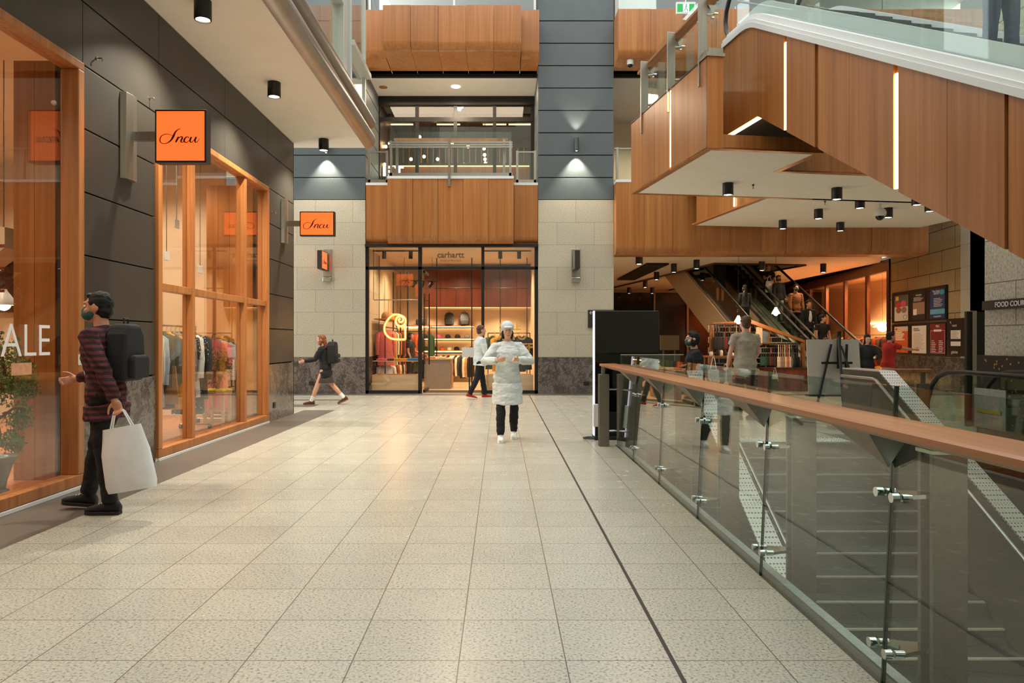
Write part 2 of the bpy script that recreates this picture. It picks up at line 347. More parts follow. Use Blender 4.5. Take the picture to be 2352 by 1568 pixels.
# the shop behind the left wall
struct(MB().box(-10.2, -4.2, -7, 14.2, -.1, .06).build('floor_shop', m_woodf))
struct(MB().box(-10.3, -10.15, -7, 14.2, 0, 4.6).build('wall_shop', m_cream))
struct(MB().box(-10.2, -4.95, 13.2, 13.3, 0, 4.6).box(-10.2, -4.2, -1.1, -1, 0, 4.6).build('wall_shop_end', m_cream))
struct(MB().box(-10.2, -4.2, -7, 14.2, 4.55, 4.7).build('ceiling_shop', m_cream))
wp = MB(); 
for k in range(2): wp.box(-4.23-.2*(k+1), -4.235-.2*k, 7.0, 7.04, .06, 4.05)
for k in range(4): wp.box(-4.23-.2*(k+1), -4.235-.2*k, 12.6, 12.64, .06, 4.05)
struct(wp.build('wall_shop_panelling', m_wood))
struct(MB().box(-10, -7.3, 13.05, 13.19, 1.9, 2.75).box(-10, -7.2, 12.6, 13.19, 2.75, 2.95).build('wall_shop_bulkhead', m_dkwood))
def shop_window(nm, y0, y1, mull, tr):
    """timber frame with mullions, an optional transom and its panes"""
    z0, z1, fw = .04, 4.0, .1
    xa, xb = WX-.14, WX+.03
    m = MB().box(xa, xb, y0, y1, z1-fw*.8, z1).box(xa, xb, y0, y1, z0, z0+fw).box(xa, xb, y0, y0+fw, z0+fw, z1-.08).box(xa, xb, y1-fw, y1, z0+fw, z1-.08)
    o = struct(m.build(nm, m_wood2, bevel=.008))
    for y in mull:
        MB().box(xa+.02, xb-.02, y-.045, y+.045, z0+fw, z1-.08).build('mullion', m_wood2, o, bevel=.006)
    ys = [y0+fw]+[q for y in mull for q in (y-.045, y+.045)]+[y1-fw]
    zs = [(z0+fw, z1-.08)]
    if tr:
        for a, b in zip(ys[::2], ys[1::2]): MB().box(xa+.03, xb-.03, a, b, tr-.045, tr+.045).build('transom', m_wood2, o, bevel=.006)
        zs = [(z0+fw, tr-.045), (tr+.045, z1-.08)]
    for a, b in zip(ys[::2], ys[1::2]):
        for c, d in zs:
            MB().box(WX-.07, WX-.058, a, b, c, d).build('pane', m_shopg, o)
    return o
shop_window('window_1', 2.4, 6.94, [4.6], None)
shop_window('window_2', 8.45, 12.5, [9.46, 11.4], 2.02)
# soffit over the left walkway, its bronze nosing and the glazed gallery above
struct(MB().box(-10.2, -2.62, -7, 14.41, 5.17, 5.62).build('ceiling_walkway', m_white))
prof = [(-2.64, 5.16), (-2.58, 5.16), (-2.5, 5.2), (-2.455, 5.27), (-2.445, 5.35), (-2.47, 5.42), (-2.53, 5.46), (-2.53, 5.55), (-2.46, 5.57), (-2.435, 5.63), (-2.45, 5.69), (-2.66, 5.71)]
struct(MB().prism(prof, -7, 14.43, 'xz').build('trim_3', m_bronze, smooth=50))
gw = MB().box(-2.78, -2.56, 12.05, 12.28, 5.7, 10.5).box(-2.7, -2.62, 12.3, 12.62, 5.7, 10.5).box(-2.78, -2.56, 12.62, 12.72, 5.7, 10.5)
gw.box(-2.7, -2.62, 8.4, 8.5, 5.7, 10.5).box(-2.7, -2.62, 14.28, 14.36, 5.7, 10.5)
gw.box(-2.72, -2.56, -4, 12.05, 6.9, 7.02).box(-2.72, -2.52, 12.72, 14.4, 6.5, 6.6)
o = struct(gw.build('window_3', M('aluminium_frame', srgb(205, 208, 202), .35, .4, var=.02), bevel=.006))
for a, b in ((-4, 8.4), (8.5, 12.05), (12.72, 14.28)): MB().box(-2.665, -2.653, a, b, 5.7, 10.5).build('pane', m_balu, o)
struct(MB().box(-9, -8.9, -7, 14.4, 5.6, 10.6).box(-9, -2.7, 14.38, 14.42, 5.6, 6.0).build('wall_gallery', m_cream))
struct(MB().box(-9, -2.7, -7, 14.4, 10.5, 10.7).build('ceiling_gallery', m_white))
# stone pillars with blue-grey cladding above
def pillar(nm, x0, x1, side):
    y0, y1 = 19.4, 21.7
    struct(MB().box(x0, x1, y0, y1, .96, 5.11).build('wall_back_'+nm+'_stone', m_stone))
    struct(MB().box(x0-.004, x1+.004, y0-.012, y1, 0, .965).build('baseboard_'+nm, m_dadogr))
    struct(MB().box(x0+.04, x1-.04, y0+.03, y1, 5.11, 14).build('wall_back_'+nm+'_core', m_gap))
    p = MB(); z = 5.11
    while z < 13.5: p.box(x0, x1, y0, y1, z+.012, z+.59-.012); z += .59
    struct(p.build('wall_back_'+nm+'_cladding', m_cladb, bevel=.005))
pillar('left', -9, -3.56, 1); pillar('right', 1.0, 2.99, 1)
# timber fascias of the upper galleries: panels with a rolled lower edge
def fascia(nm, x0, x1, yf, yb, zb, zt, n, r=.2, cap=True):
    prof = [(yf, zt), (yf, zb+r)]+[(yf+r*(1-math.cos(a)), zb+r*(1-math.sin(a))) for a in (math.pi/2*k/6 for k in range(1, 7))]+[(yb, zb), (yb, zt)]
    m = MB(); wdt = (x1-x0)/n
    for k in range(n): 
        d = .012*((k*7) % 3)
        m.prism([(q[0]+(d if q[0] < yb-.01 else 0), q[1]) for q in prof], x0+wdt*k+.003, x0+wdt*(k+1)-.003, 'yz')
    o = struct(m.build(nm, m_wood, smooth=30))
    if cap: struct(MB().box(x0, x1, yf-.012, yb, zt, zt+.07).build('trim_4', m_offw, bevel=.004))
    return o
fascia('wall_gallery_front', -2.93, .35, 19.08, 21.6, 3.94, 5.6, 5)
fascia('wall_gallery_front', -3.55, -2.94, 19.42, 21.6, 3.95, 5.5, 1)
fascia('wall_gallery_front', .36, .995, 19.42, 21.6, 3.95, 5.5, 1)
fascia('wall_gallery_front', 2.995, 11.1, 19.05, 19.7, 3.64, 5.5, 11)
fascia('wall_upper_front', -2.91, .52, 18.2, 20.0, 8.62, 9.7, 5, cap=False)
fascia('wall_upper_front', -3.56, -2.92, 18.75, 20.0, 8.62, 9.83, 1, cap=False)
fascia('wall_upper_front', .53, .995, 18.75, 20.0, 8.62, 9.83, 1, cap=False)
fascia('wall_upper_front', 2.995, 13, 18.7, 20.0, 8.62, 9.83, 12, cap=False)
struct(MB().box(-3.56, 1.0, 19.9, 20.02, 8.54, 8.62).box(3.0, 13, 19.9, 20.02, 8.54, 8.62).build('trim_5', m_gap))
struct(MB().box(-3.6, 13, 19.7, 26.5, 8.62, 8.9).build('ceiling_upper_slab', m_white))
struct(MB().box(-3.56, 13, 20.0, 26.2, 8.55, 8.61).build('ceiling_balcony', m_white))
struct(MB().box(-3.56, 13, 19.5, 28, 5.3, 5.55).build('floor_gallery', m_border))
struct(MB().box(-3.6, 15, 26.2, 26.4, 5.5, 18).build('wall_gallery_back', M('grey_green_glazing', srgb(126, 132, 122), .3, var=.25, scale=1.2)))
struct(MB().box(-3.6, 15, 19.9, 26.2, 12.4, 12.7).build('ceiling_shade_slab', m_white))  # slab added overhead to shade the gallery back wall
struct(MB().box(3.0, 13, 24.0, 24.1, 5.5, 8.6).build('wall_lobby', m_cream))
# ground-floor store shell
struct(MB().box(-3.6, 1.0, 19.46, 26, -.1, .02).build('floor_store', M('resin_floor', srgb(196, 170, 134), .4)))
struct(MB().box(-3.56, 1.0, 25.6, 25.75, 0, 3.95).build('wall_store_back', m_cream))
struct(MB().box(-3.7, -3.56, 21.6, 25.7, 0, 3.95).box(1.0, 1.15, 21.6, 25.7, 0, 3.95).build('wall_store_side', m_cream))
struct(MB().box(-3.7, 1.1, 21.55, 25.7, 3.92, 3.95).box(-3.56, 1.0, 19.6, 21.6, 3.9, 3.94).build('ceiling_store', m_cream))
bk = MB()
for k in range(7): bk.box(-2.45+.5*k, -2.45+.5*(k+1)-.008, 24.0, 24.1, 2.5, 3.72)
struct(bk.build('wall_store_bulkhead', m_wood4))
struct(MB().box(-2.5, 1.0, 24.0, 25.6, 2.47, 2.5).build('ceiling_store_lowered', m_cream))
# black metal shopfront
sf = MB(); Y0, Y1 = 19.44, 19.52
for x, hw in ((-3.52, .045), (-2.12, .05), (-.46, .04), (.955, .045)): sf.box(x-hw, x+hw, Y0, Y1, .0, 3.94)
sf.box(-3.56, 1.0, Y0, Y1, 3.28, 3.36).box(-3.56, 1.0, Y0-.1, Y1, 3.87, 3.95).box(-3.56, -2.12, Y0, Y1, 0, .09).box(-.46, 1.0, Y0, Y1, 0, .09)
o = struct(sf.build('window_4', m_blackm, bevel=.006))
for a, b, c, d in ((-3.47, -2.17, .09, 3.28), (-.42, .91, .09, 3.28), (-3.47, -2.17, 3.36, 3.87), (-2.07, -.5, 3.36, 3.87), (-.42, .91, 3.36, 3.87)):
    MB().box(a, b, 19.475, 19.487, c, d).build('pane', m_shopg, o)
d = MB().box(-2.05, -1.99, 19.53, 20.5, .02, .1).box(-2.05, -1.99, 19.53, 20.5, 3.2, 3.27)
o = struct(d.build('door_1', m_blackm)); MB().box(-2.026, -2.014, 19.55, 20.48, .1, 3.2).build('pane', m_shopg, o)
for x in (-2.09, -1.95): MB().tube([(x, 20.2, .75), (x, 20.2, 2.7)], .018).cyl((x, 20.2, .9), (-2.02, 20.2, .9), .01).cyl((x, 20.2, 2.5), (-2.02, 20.2, 2.5), .01).build('pull_handle', m_blackm, o)
# first-floor cafe front
cf = MB()
for px in (869, 958, 1046, 1136, 1223): 
    x = at(px, 300, 21.6).x; cf.box(x-.05, x+.05, 21.56, 21.66, 5.5, 8.35)
cf.box(-3.56, 1.0, 21.5, 21.7, 8.3, 8.56).box(-3.56, 1.0, 21.55, 21.68, 7.82, 7.95).box(-3.56, 1.0, 21.56, 21.66, 5.55, 5.64)
o = struct(cf.build('window_5', m_blackm))
xs = [-3.56]+[at(p, 300, 21.6).x for p in (869, 958, 1046, 1136, 1223)]+[1.0]
for a, b in zip(xs[:-1], xs[1:]):
    for c, dd in ((5.64, 7.82), (7.95, 8.3)): MB().box(a+.05, b-.05, 21.6, 21.612, c, dd).build('pane', m_shopg, o)
struct(MB().box(-3.56, 1.0, 25.9, 26.1, 5.5, 8.5).build('wall_cafe', m_dkwood))
struct(MB().box(-3.7, -3.56, 21.7, 26.1, 5.5, 8.5).box(1.0, 1.1, 21.7, 26.1, 5.5, 8.5).build('wall_cafe_side', m_dkwood))
struct(MB().box(-3.6, 1.05, 21.7, 26, 8.48, 8.54).build('ceiling_cafe', M('umber_ceiling', srgb(36, 24, 14), .7)))
# arcade on the right: ceiling, dark glazed end, stone side wall and boutique
ca = MB().prism([(2.95, 19.5), (11.15, 19.5), (11.4, 21.8), (12.9, 25), (13.3, 25.99), (2.95, 24.4)], 4.06, 4.3, 'xy')
ca.prism([(2.95, 24.4), (7.3, 25.07), (5.15, 39), (2.95, 39)], 4.06, 4.3, 'xy').prism([(10.56, 25.57), (13.3, 25.99), (14.6, 39), (8.5, 39)], 4.06, 4.3, 'xy').prism([(6.31, 31.5), (9.57, 32.0), (8.5, 39), (5.15, 39)], 4.06, 4.3, 'xy')
struct(ca.build('ceiling_arcade', m_white))
ct = MB().box(6.36, 6.42, 13.5, 26, 4.0, 5.3, ER).box(6.36, 9.75, 13.44, 13.5, 4.0, 5.3, ER).box(9.7, 9.76, 13.5, 27, 4.0, 5.3, ER)
struct(ct.build('trim_11', m_dkwood)); struct(MB().box(6.3, 9.8, 13.4, 27, 5.28, 5.3, ER).build('ceiling_escalator_void', m_gap))
struct(MB().box(5.0, 5.75, 25.1, 31.5, 4.0, 4.059).build('ceiling_slot_dark', m_gap))  # flush black panel, its colour stands in for the shade of a recess
struct(MB().box(3.0, 19, 38, 38.2, 0, 4.1).build('wall_arcade_end', M('dark_shopfront', srgb(34, 38, 36), .12, var=.3, scale=2)))
struct(MB().box(2.85, 2.99, 21.7, 38, 0, 4.1).build('wall_arcade_left', m_cream))
o = struct(MB().box(5.5, 5.58, 37.86, 37.98, 0, 4.05).box(7.9, 7.98, 37.86, 37.98, 0, 4.05).box(9.6, 9.7, 37.86, 37.98, 0, 4.05).box(3, 13.9, 37.9, 37.98, 3.9, 4.06).build('window_6', m_steel2))
SW = [(12.2, 19.1), (12.84, 24.2), (13.7, 31.0)]
def swall(t0, t1, z0, z1, thick=.1, off=0.0):
    """slab along the side wall between two depths"""
    def X(y): return SW[0][0]+(y-SW[0][1])*(SW[1][0]-SW[0][0])/(SW[1][1]-SW[0][1])
    return MB().prism([(X(t0)-off, t0), (X(t1)-off, t1), (X(t1)-off+thick, t1), (X(t0)-off+thick, t0)], z0, z1, 'xy')
def swx(y): return SW[0][0]+(y-SW[0][1])*(SW[1][0]-SW[0][0])/(SW[1][1]-SW[0][1])
struct(swall(19.1, 24.2, .94, 7, .4).build('wall_right', m_stone_r))
struct(MB().box(12.2, 15, 19.1, 19.5, .94, 7).build('wall_right_return', m_stone))
struct(swall(19.09, 24.2, 0, .94, .4, .01).box(12.19, 15, 19.08, 19.5, 0, .94).build('baseboard_right', m_dadogr))
o = swall(24.2, 24.4, 0, 4.1, .2, .06)
for y in (26.3, 28.6, 30.9, 33.2): 
    q = swall(y-.09, y+.09, 0, 4.0, .12, .03); o.add(q.v, q.f)
q = swall(24.2, 38, 3.72, 4.1, .2, .05); o.add(q.v, q.f)
o = struct(o.build('window_7', m_dkwood))
for a, b in ((24.4, 26.2), (26.4, 28.5), (28.7, 30.8), (31, 33.1)): swall(a, b, .0, 3.72, .012).build('pane', m_shopg, o)
struct(MB().box(12.3, 19, 24.3, 38.5, -.05, .015).build('floor_boutique', m_woodf))
struct(MB().box(16.6, 16.8, 24.2, 38.5, 0, 4.1).build('wall_boutique', m_cream))
bm_ = MB()
for k in range(18): bm_.box(13.0, 16.6, 24.44, 24.5, .02+.21*k, .225+.21*k)
struct(bm_.build('wall_boutique_panelling', wood('red_boards', srgb(120, 44, 18), srgb(170, 76, 34), srgb(206, 110, 58), 'X', scale=4, isl=.5)))
struct(MB().box(12.9, 16.8, 24.3, 38.5, 4.06, 4.2).build('ceiling_boutique', m_cream))
# pale stone pier beside the descending escalator
struct(MB().box(7.5, 9.2, 7.6, 11.39, .0, 9.5).build('wall_right_pier', tiles('pale_pier_stone', srgb(186, 180, 160), srgb(206, 200, 180), srgb(150, 144, 126), srgb(120, 112, 96), 1.5, .65, .5, .008, ('y', 'z'), (.2, .97), rough=.8, speck=22, bump=.4)))
# enclosing walls out of view: behind the camera, far right, raised to keep sky out of pane reflections
struct(MB().box(-10, 15, -7.3, -7, 0, 20).build('wall_behind', m_stone))
struct(MB().box(15, 15.2, -7, 24, 0, 20).build('wall_far_right', m_stone))

# ------------------------------------------------------------------ stairs going down
st = MB()
for k in range(16):
    st.box(2.72, 5.09, 10.1-.3*(k+1), 10.1-.3*k, -.168*(k+1)-.25, -.168*(k+1))
st.box(2.72, 5.09, 2.5, 5.3, -3.1, -2.69)
o = struct(st.build('stair_flight', m_treads))
nb = MB()
for k in range(16): nb.box(2.74, 5.07, 10.1-.3*k-.008, 10.1-.3*k+.025, -.168*(k)-.0-.012+(.0 if k else 0), -.168*k+.004)
nb.build('nosing', M('pale_nosing', srgb(190, 182, 168), .35, .3), o)
tt = MB()
for i in range(24):
    for j in range(6):
        x = 3.3+.066*i; y = 10.16+.062*j; tt.cyl((x, y, 0), (x, y, .012), .017, .012, 8)
struct(tt.build('trim_6', M('tactile_studs', srgb(226, 226, 222), .35, .5)))
# kerb of the void beneath the glass
struct(MB().box(1.53, 1.615, -2.5, 9.85, -.32, -.012).build('trim_7', m_border))
struct(MB().box(1.615, 1.668, -2.5, 9.85, -.4, -.004).build('trim_8', M('pale_edge_angle', srgb(188, 192, 190), .4, .3)))
# ================================================================== BRIDGE AND ESCALATORS
def ebuild(mb, *a, **k):                       # mesh written in the skewed frame
    mb.v = [tuple(ER @ Vector(p)) for p in mb.v]; return mb.build(*a, **k)
ZS, ZT = 4.21, 5.55
br = MB(); us = [0, .72, 1.40, 1.46, 2.15, 2.8, 3.4]
for a, b in zip(us[:-1], us[1:]):
    br.box(.02 if b-a < .1 else 0, .05, a+.002, b-.002, ZS, ZT)
br.box(0, .244, -.004, .05, ZS, ZT).box(.2, .244, .05, 1.3, 4.45, ZT)           # near corner return
br.box(.244, 1.84, 0, .04, ZS, 4.42).box(1.8, 1.84, 0, 1.19, ZS, 4.42)
for k in range(12): br.box(1.84+.6*k, 1.84+.6*(k+1)-.003, 1.19, 1.23, ZS, 5.5)
for k in range(6): br.box(2.96, 3.0, 3.42+.62*k, 3.42+.62*(k+1)-.003, 4.30, 5.5)
struct(ebuild(br, 'wall_bridge_cladding', m_wood))
b2 = MB().box(.0, .1, 0, 3.4, ZS-.006, ZS+.02).box(.1, 1.84, 0, .1, ZS-.006, ZS+.02).box(1.74, 1.84, .1, 1.29, ZS-.006, ZS+.02)
b2.box(1.84, 9.0, 1.19, 1.29, ZS-.006, ZS+.02).box(.1, 3.72, 3.3, 3.4, ZS-.006, ZS+.02).box(2.95, 3.06, 3.4, 7.4, 4.305, 4.34)
struct(ebuild(b2, 'trim_9', m_wood))
struct(ebuild(MB().box(.1, 1.74, .1, 3.3, ZS, ZS+.03).box(1.74, 9.0, 1.29, 3.42, ZS, ZS+.03).box(3.72, 9, 3.3, 3.42, ZS, 4.36).box(3.06, 9.0, 3.42, 7.55, 4.33, 4.36), 'ceiling_bridge', m_white))
struct(ebuild(MB().box(.05, 9.0, 1.3, 3.4, 5.3, 5.5).box(3.0, 9, 3.4, 8.2, 5.3, 5.5), 'floor_bridge', m_border))
led = thing('linear_light', 'upright warm strip light in the timber bridge side below the glass posts', 'light', ER @ Vector((.02, 1.43, 4.27)), TH, 'upright strip lights in the timber')
MB().box(-.012, .0, -.02, .02, 0, 1.26).build('diffuser', m_led, led); MB().box(0, .012, -.03, .03, -.01, 1.28).build('channel', m_lead, led)
# ---- the large escalator, timber sided, coming down towards the right
SL = .57
def path(off, u1=1.06, u0=-8.75):
    p = [(u1, 6.14+off)]
    for k in range(9):
        t = math.radians(29.7)*k/8; p.append((-.1+.55-.9*1.13*math.sin(t)*1.0, 6.14+off-.9*1.13*(1-math.cos(t))))
    p.append((u0, ZOFF(u0)+off)); return p
def ZOFF(u): return 6.14 if u > -.1 else 6.14-SL*(-.1-u)
PTH = path(-.015)
def ztop(u):
    for (a, za), (b, zb_) in zip(PTH[:-1], PTH[1:]):
        if b <= u <= a: return za+(zb_-za)*(u-a)/(b-a)
    return PTH[-1][1] if u < 0 else PTH[0][1]
def zbot(u): return 4.69 if u > -.06 else max(-.05, 4.69-SL*(-.06-u))
def escal_side(mb, v0, v1, cuts):
    for a, b in zip(cuts[:-1], cuts[1:]):
        d = .0 if abs(a-b) > .08 else .03
        q = sorted({a, b} | {t_ for t_ in (.45, .3, .16, .04, -.06, -.1) if b < t_ < a})
        poly = [(u, ztop(u)) for u in q]+[(u, zbot(u)) for u in reversed(q)]
        poly = [(u+(.003 if u == b else -.003 if u == a else 0), z) for u, z in poly]
        mb.prism([(p[0], p[1]) for p in poly], v0+d, v1, 'yz')
cuts = [1.055, .45, -.064, -.79, -.85, -1.53, -1.6, -2.23, -3.0, -3.07, -3.765, -4.44, -4.48, -5.2, -5.95, -6.7, -7.4, -8.2, -8.74]
esc = thing('escalator', 'timber clad escalator with silver deck descending at the upper right', 'escalator', (OX, OY, 0), TH)
m = MB(); escal_side(m, .75, .80, cuts); m.build('side_panel', m_wood, esc)
m = MB(); escal_side(m, 2.35, 2.40, cuts[::3]); m.build('side_panel', m_wood, esc)
m = MB(); pu = [1.055, -.06, -8.28, -8.8]
m.prism([(u, zbot(u)+.06) for u in pu]+[(u, zbot(u)+.03) for u in reversed(pu)], .8, 2.35, 'yz'); m.build('underside', m_gap, esc)
def band(mb, v0, v1, a, b, u1=1.06, u0=-8.75):
    lo, hi = path(a, u1, u0), path(b, u1, u0); mb.prism(lo+hi[::-1], v0, v1, 'yz'); return mb
for v, sg in ((.75, 1), (2.40, -1)):
    V = lambda q: v+sg*q
    s2 = lambda a, b: (min(V(a), V(b)), max(V(a), V(b)))
    m = MB(); band(m, *s2(-.03, .05), -.02, .06); band(m, *s2(-.01, .2), .06, .11); band(m, *s2(.06, .2), .11, .2); m.build('deck', m_chrome if False else m_offw, esc, smooth=40)
    m = MB(); band(m, *s2(.235, .26), .16, .4); m.build('skirt', m_offw, esc)
    m = MB(); band(m, *s2(.2, .235), .1, .17); m.build('seal', m_rubber, esc)
    m = MB(); band(m, *s2(.21, .222), .17, .98, 1.0); m.build('glass_panel', m_balu, esc)
    hp = [(q[0], q[1]) for q in path(1.0, 1.0)]
    nl = [(1.0+.42*math.sin(t), 6.14+.58+.42*math.cos(t)) for t in (math.pi*k/8 for k in range(1, 9))]
    pts = [(V(.216), a, b) for a, b in nl[::-1]+hp]
    MB().tube(pts, .036, 8).build('handrail', m_rubber, esc, smooth=60)
m = MB()
for k in range(26):
    u = .3-.36*k; z = min(6.16, 6.14-SL*(-.1-u)+.02) if u < -.1 else 6.16
    m.box(1.02, 2.13, u-.36, u, z-.42, z)
m.build('step', M('ribbed_step', srgb(86, 88, 86), .4, .7, var=.3, scale=60), esc)
m = MB().box(.8, .83, -.05, 1.0, 4.668, 4.69); m.build('underside_light', m_led, esc)
m = MB().box(.74, .775, .2, 1.06, 6.12, 6.16); m.build('edge_trim', m_black, esc)
for u, nm in ((-.82, 'left'), (-3.035, 'right')):
    l2 = thing('linear_light', f'upright warm strip light in the escalator side, {nm} one of the two', 'light', ER @ Vector((.772, u, zbot(u)+.02)), TH, 'upright strip lights in the timber')
    h = ztop(u)-zbot(u)-.12
    MB().box(-.02, .0, -.02, .02, 0, h).build('diffuser', m_led, l2); MB().box(0, .01, -.03, .03, 0, h).build('channel', m_lead, l2)
l3 = thing('linear_light', 'short warm strip light on the rear timber face behind the bridge soffit', 'light', ER @ Vector((2.952, 5.1, 4.36)), TH, 'upright strip lights in the timber')
MB().box(-.016, .0, -.02, .02, 0, 1.0).build('diffuser', m_led, l3); MB().box(0, .006, -.03, .03, 0, 1.0).build('channel', m_lead, l3)
# ---- glass balustrade on the bridge
gb = thing('glass_balustrade', 'glass balustrade with tall steel plate posts on the timber bridge edge', 'balustrade', (OX, OY, 5.55), TH)
def spider(mb, loc, dv, s=1.0, axis='x'):
    """stainless arm with two round glass fixings"""
    x, y, z = loc
    if axis == 'x':
        mb.prism([(x, y-.035*s), (x+dv, y-.07*s), (x+dv*1.1, y), (x+dv, y+.07*s), (x, y+.035*s)], z-.008, z+.008, 'xy')
        for q in (-.07, .07): mb.cyl((x+dv-.015, y+q*s, z), (x+dv+.05*(1 if dv > 0 else -1), y+q*s, z), .018*s, n=10)
us = [2.786, 1.496, .257]
for u in us:
    MB().box(-.03, .11, u-.018, u+.018, -.36, .97).build('post', m_steel, gb, bevel=.004)
    for z in (.18, .72): m = MB(); spider(m, (.1, u, z), .1); m.build('spider_bracket', m_chrome, gb)
    MB().prism([(.11, .86), (.24, .86), (.18, .7)], u-.05, u+.05, 'xz').build('gusset', m_chrome, gb)
e = [3.35]+us+[-.02]
for a, b in zip(e[:-1], e[1:]): MB().box(.2, .212, b+.01, a-.01, .06, 1.16).build('glass_panel', m_balu, gb)
MB().box(.12, .3, .0, 3.4, .95, 1.0).build('handrail', m_rail, gb, bevel=.008)
MB().box(-.01, .05, 0, 3.4, 0, .02).build('edge_trim', m_black, gb)
# ---- far glass barrier along the opposite bridge edge and landing plate
pl = MB().box(-.02, .26, -.03, .3, 5.55, 5.6).box(.02, .24, .0, .28, 5.6, 5.68)
struct(ebuild(pl, 'trim_10', m_steel))
# ================================================================== FOREGROUND BALUSTRADE
gx = lambda z: 1.545+.055*z/1.2
fb = thing('glass_balustrade', 'long glass balustrade with broad timber handrail along the stairwell', 'balustrade', (1.55, 9.85, 0))
L = Vector((-1.55, -9.85, 0))
def fbuild(mb, *a, **k): mb.v = [(x-1.55, y-9.85, z) for x, y, z in mb.v]; return mb.build(*a, **k)
seams = [9.72, 8.58, 7.18, 5.78, 4.38, 2.98, 1.58, .18, -1.2]
for a, b in zip(seams[:-1], seams[1:]):
    y0, y1 = b+.006, a-.006
    vs = [(gx(z)+t, y, z) for y in (y0, y1) for z in (-.02, 1.2) for t in (0, .012)]
    fs = [(0, 1, 3, 2), (4, 6, 7, 5), (0, 4, 5, 1), (2, 3, 7, 6), (0, 2, 6, 4), (1, 5, 7, 3)]
    fbuild(MB().add(vs, fs), 'glass_panel', m_bal, fb)
for y in seams[1:-1]:
    vs = [(gx(z)+t, y+q, z) for q in (-.006, .006) for z in (-.02, 1.2) for t in (-.001, .013)]
    fbuild(MB().add(vs, [(0, 1, 3, 2), (4, 6, 7, 5), (0, 4, 5, 1), (2, 3, 7, 6), (0, 2, 6, 4), (1, 5, 7, 3)]), 'glass_edge', m_gedge, fb)
    for q in (.03, -.055): fbuild(MB().box(1.72, 1.86, y+q, y+q+.025, -.3, .93), 'post', m_steel2, fb, bevel=.003)
    fbuild(MB().box(1.715, 1.865, y-.06, y+.06, .93, .945), 'post_cap', m_chrome, fb)
    for z in (.14, .76):
        m = MB(); m.prism([(1.76, y-.03), (1.66, y-.05), (1.6, y-.075), (1.585, y-.06), (1.62, y), (1.585, y+.06), (1.6, y+.075), (1.66, y+.05), (1.76, y+.03)], z-.008, z+.008, 'xy')
        for q in (-.06, .06):
            X = gx(z); m.cyl((X-.03, y+q, z), (X-.002, y+q, z), .02, n=14).cyl((X+.012, y+q, z), (X+.05, y+q, z), .016, n=12)
        fbuild(m, 'spider_bracket', m_chrome, fb, smooth=40)
    g = MB().add([(1.4, y+.17, 1.04), (1.4, y-.17, 1.04), (1.575, y-.17, 1.04), (1.575, y+.17, 1.04), (1.572, y, .87), (1.53, y, 1.04)], [(0, 4, 5), (5, 4, 1), (1, 4, 2), (2, 4, 3), (3, 4, 0), (0, 5, 1, 2, 3)])
    fbuild(g, 'gusset', m_steel2, fb)
rl = MB().prism([(1.36, 1.052), (1.37, 1.043), (1.575, 1.046), (1.585, 1.055), (1.585, 1.072), (1.575, 1.08), (1.37, 1.078), (1.36, 1.07)], -1.3, 10.1, 'xz')
fbuild(rl, 'handrail', m_rail, fb, smooth=30)
fbuild(MB().box(1.38, 1.57, -1.3, 10.05, 1.034, 1.044), 'handrail_plate', m_steel2, fb)
for x0 in (1.30, 1.55):
    p = MB().box(x0, x0+.132, 9.66, 9.69, -.0, .95).box(x0, x0+.132, 9.75, 9.78, 0, .95)
    for z in (.08, .86):
        p.cyl((x0+.066, 9.645, z), (x0+.066, 9.67, z), .016, n=12)
    fbuild(p, 'end_post', m_steel2, fb, bevel=.003)
for z in (.2, .75): fbuild(MB().cyl((1.42, 9.72, z), (1.57, 9.72, z), .012), 'pin', m_chrome, fb)
fbuild(MB().box(1.34, 1.38, 9.69, 9.75, .9, 1.04), 'post_neck', m_steel2, fb)
# return of the glass along the head of the void
fbuild(MB().box(1.60, 2.40, 9.80, 9.812, -.02, 1.2), 'glass_panel', m_bal, fb)
fbuild(MB().box(1.60, 2.44, 9.79, 9.822, 1.2, 1.21), 'edge_strip', m_chrome, fb)
fbuild(MB().box(2.36, 2.44, 9.86, 9.9, 0, 1.1), 'post', m_steel2, fb)
# ================================================================== STAIR BALUSTRADES
def stair_bal(x0, x1, yf, label, tube_x):
    s = thing('stair_balustrade', label, 'balustrade', (x0, 9.9, 0))
    def sb(mb, *a, **k): mb.v = [(x-x0, y-9.9, z) for x, y, z in mb.v]; return mb.build(*a, **k)
    sl = .565; ye = 4.2
    ze = .97-sl*(9.9-ye)
    sb(MB().prism([(yf, .97), (9.9, .97), (ye, ze), (ye, ze-1.15), (9.9, -.2), (yf, -.2 if yf < 9.95 else 0.02)], x0+.01, x1-.01, 'yz'), 'side_panel', m_perf_shaded, s)
    sb(MB().prism([(yf, .99), (9.9, .99), (ye, ze+.02), (ye, ze), (9.9, .97), (yf, .97)], x0, x1, 'yz'), 'cap', m_perf, s)
    p = [(tube_x, min(yf, 10.3) if yf > 10 else 9.95, .88), (tube_x, 9.9, .88), (tube_x, 9.8, .86), (tube_x, ye+.3, .86-sl*(9.8-ye-.3)), (tube_x, ye+.1, .86-sl*(9.8-ye-.3)-.02)]
    if yf > 10: p = [(tube_x, 10.8, .88)]+p[1:]
    sb(MB().tube(p, .022, 10), 'handrail', m_steel, s, smooth=60)
    xs_ = x0 if tube_x < x0 else x1
    for y in (9.3, 7.6, 5.9): 
        z = .86-sl*(9.8-y); sb(MB().tube([(xs_, y, z-.1), (tube_x, y, z-.1), (tube_x, y, z)], .008, 6), 'bracket', m_chrome, s)
    return s
stair_bal(2.5, 2.72, 9.9, 'perforated steel stair balustrade on the left of the descending stairs', 2.8)
stair_bal(5.09, 5.31, 10.95, 'perforated steel stair balustrade on the right of the descending stairs', 5.01)
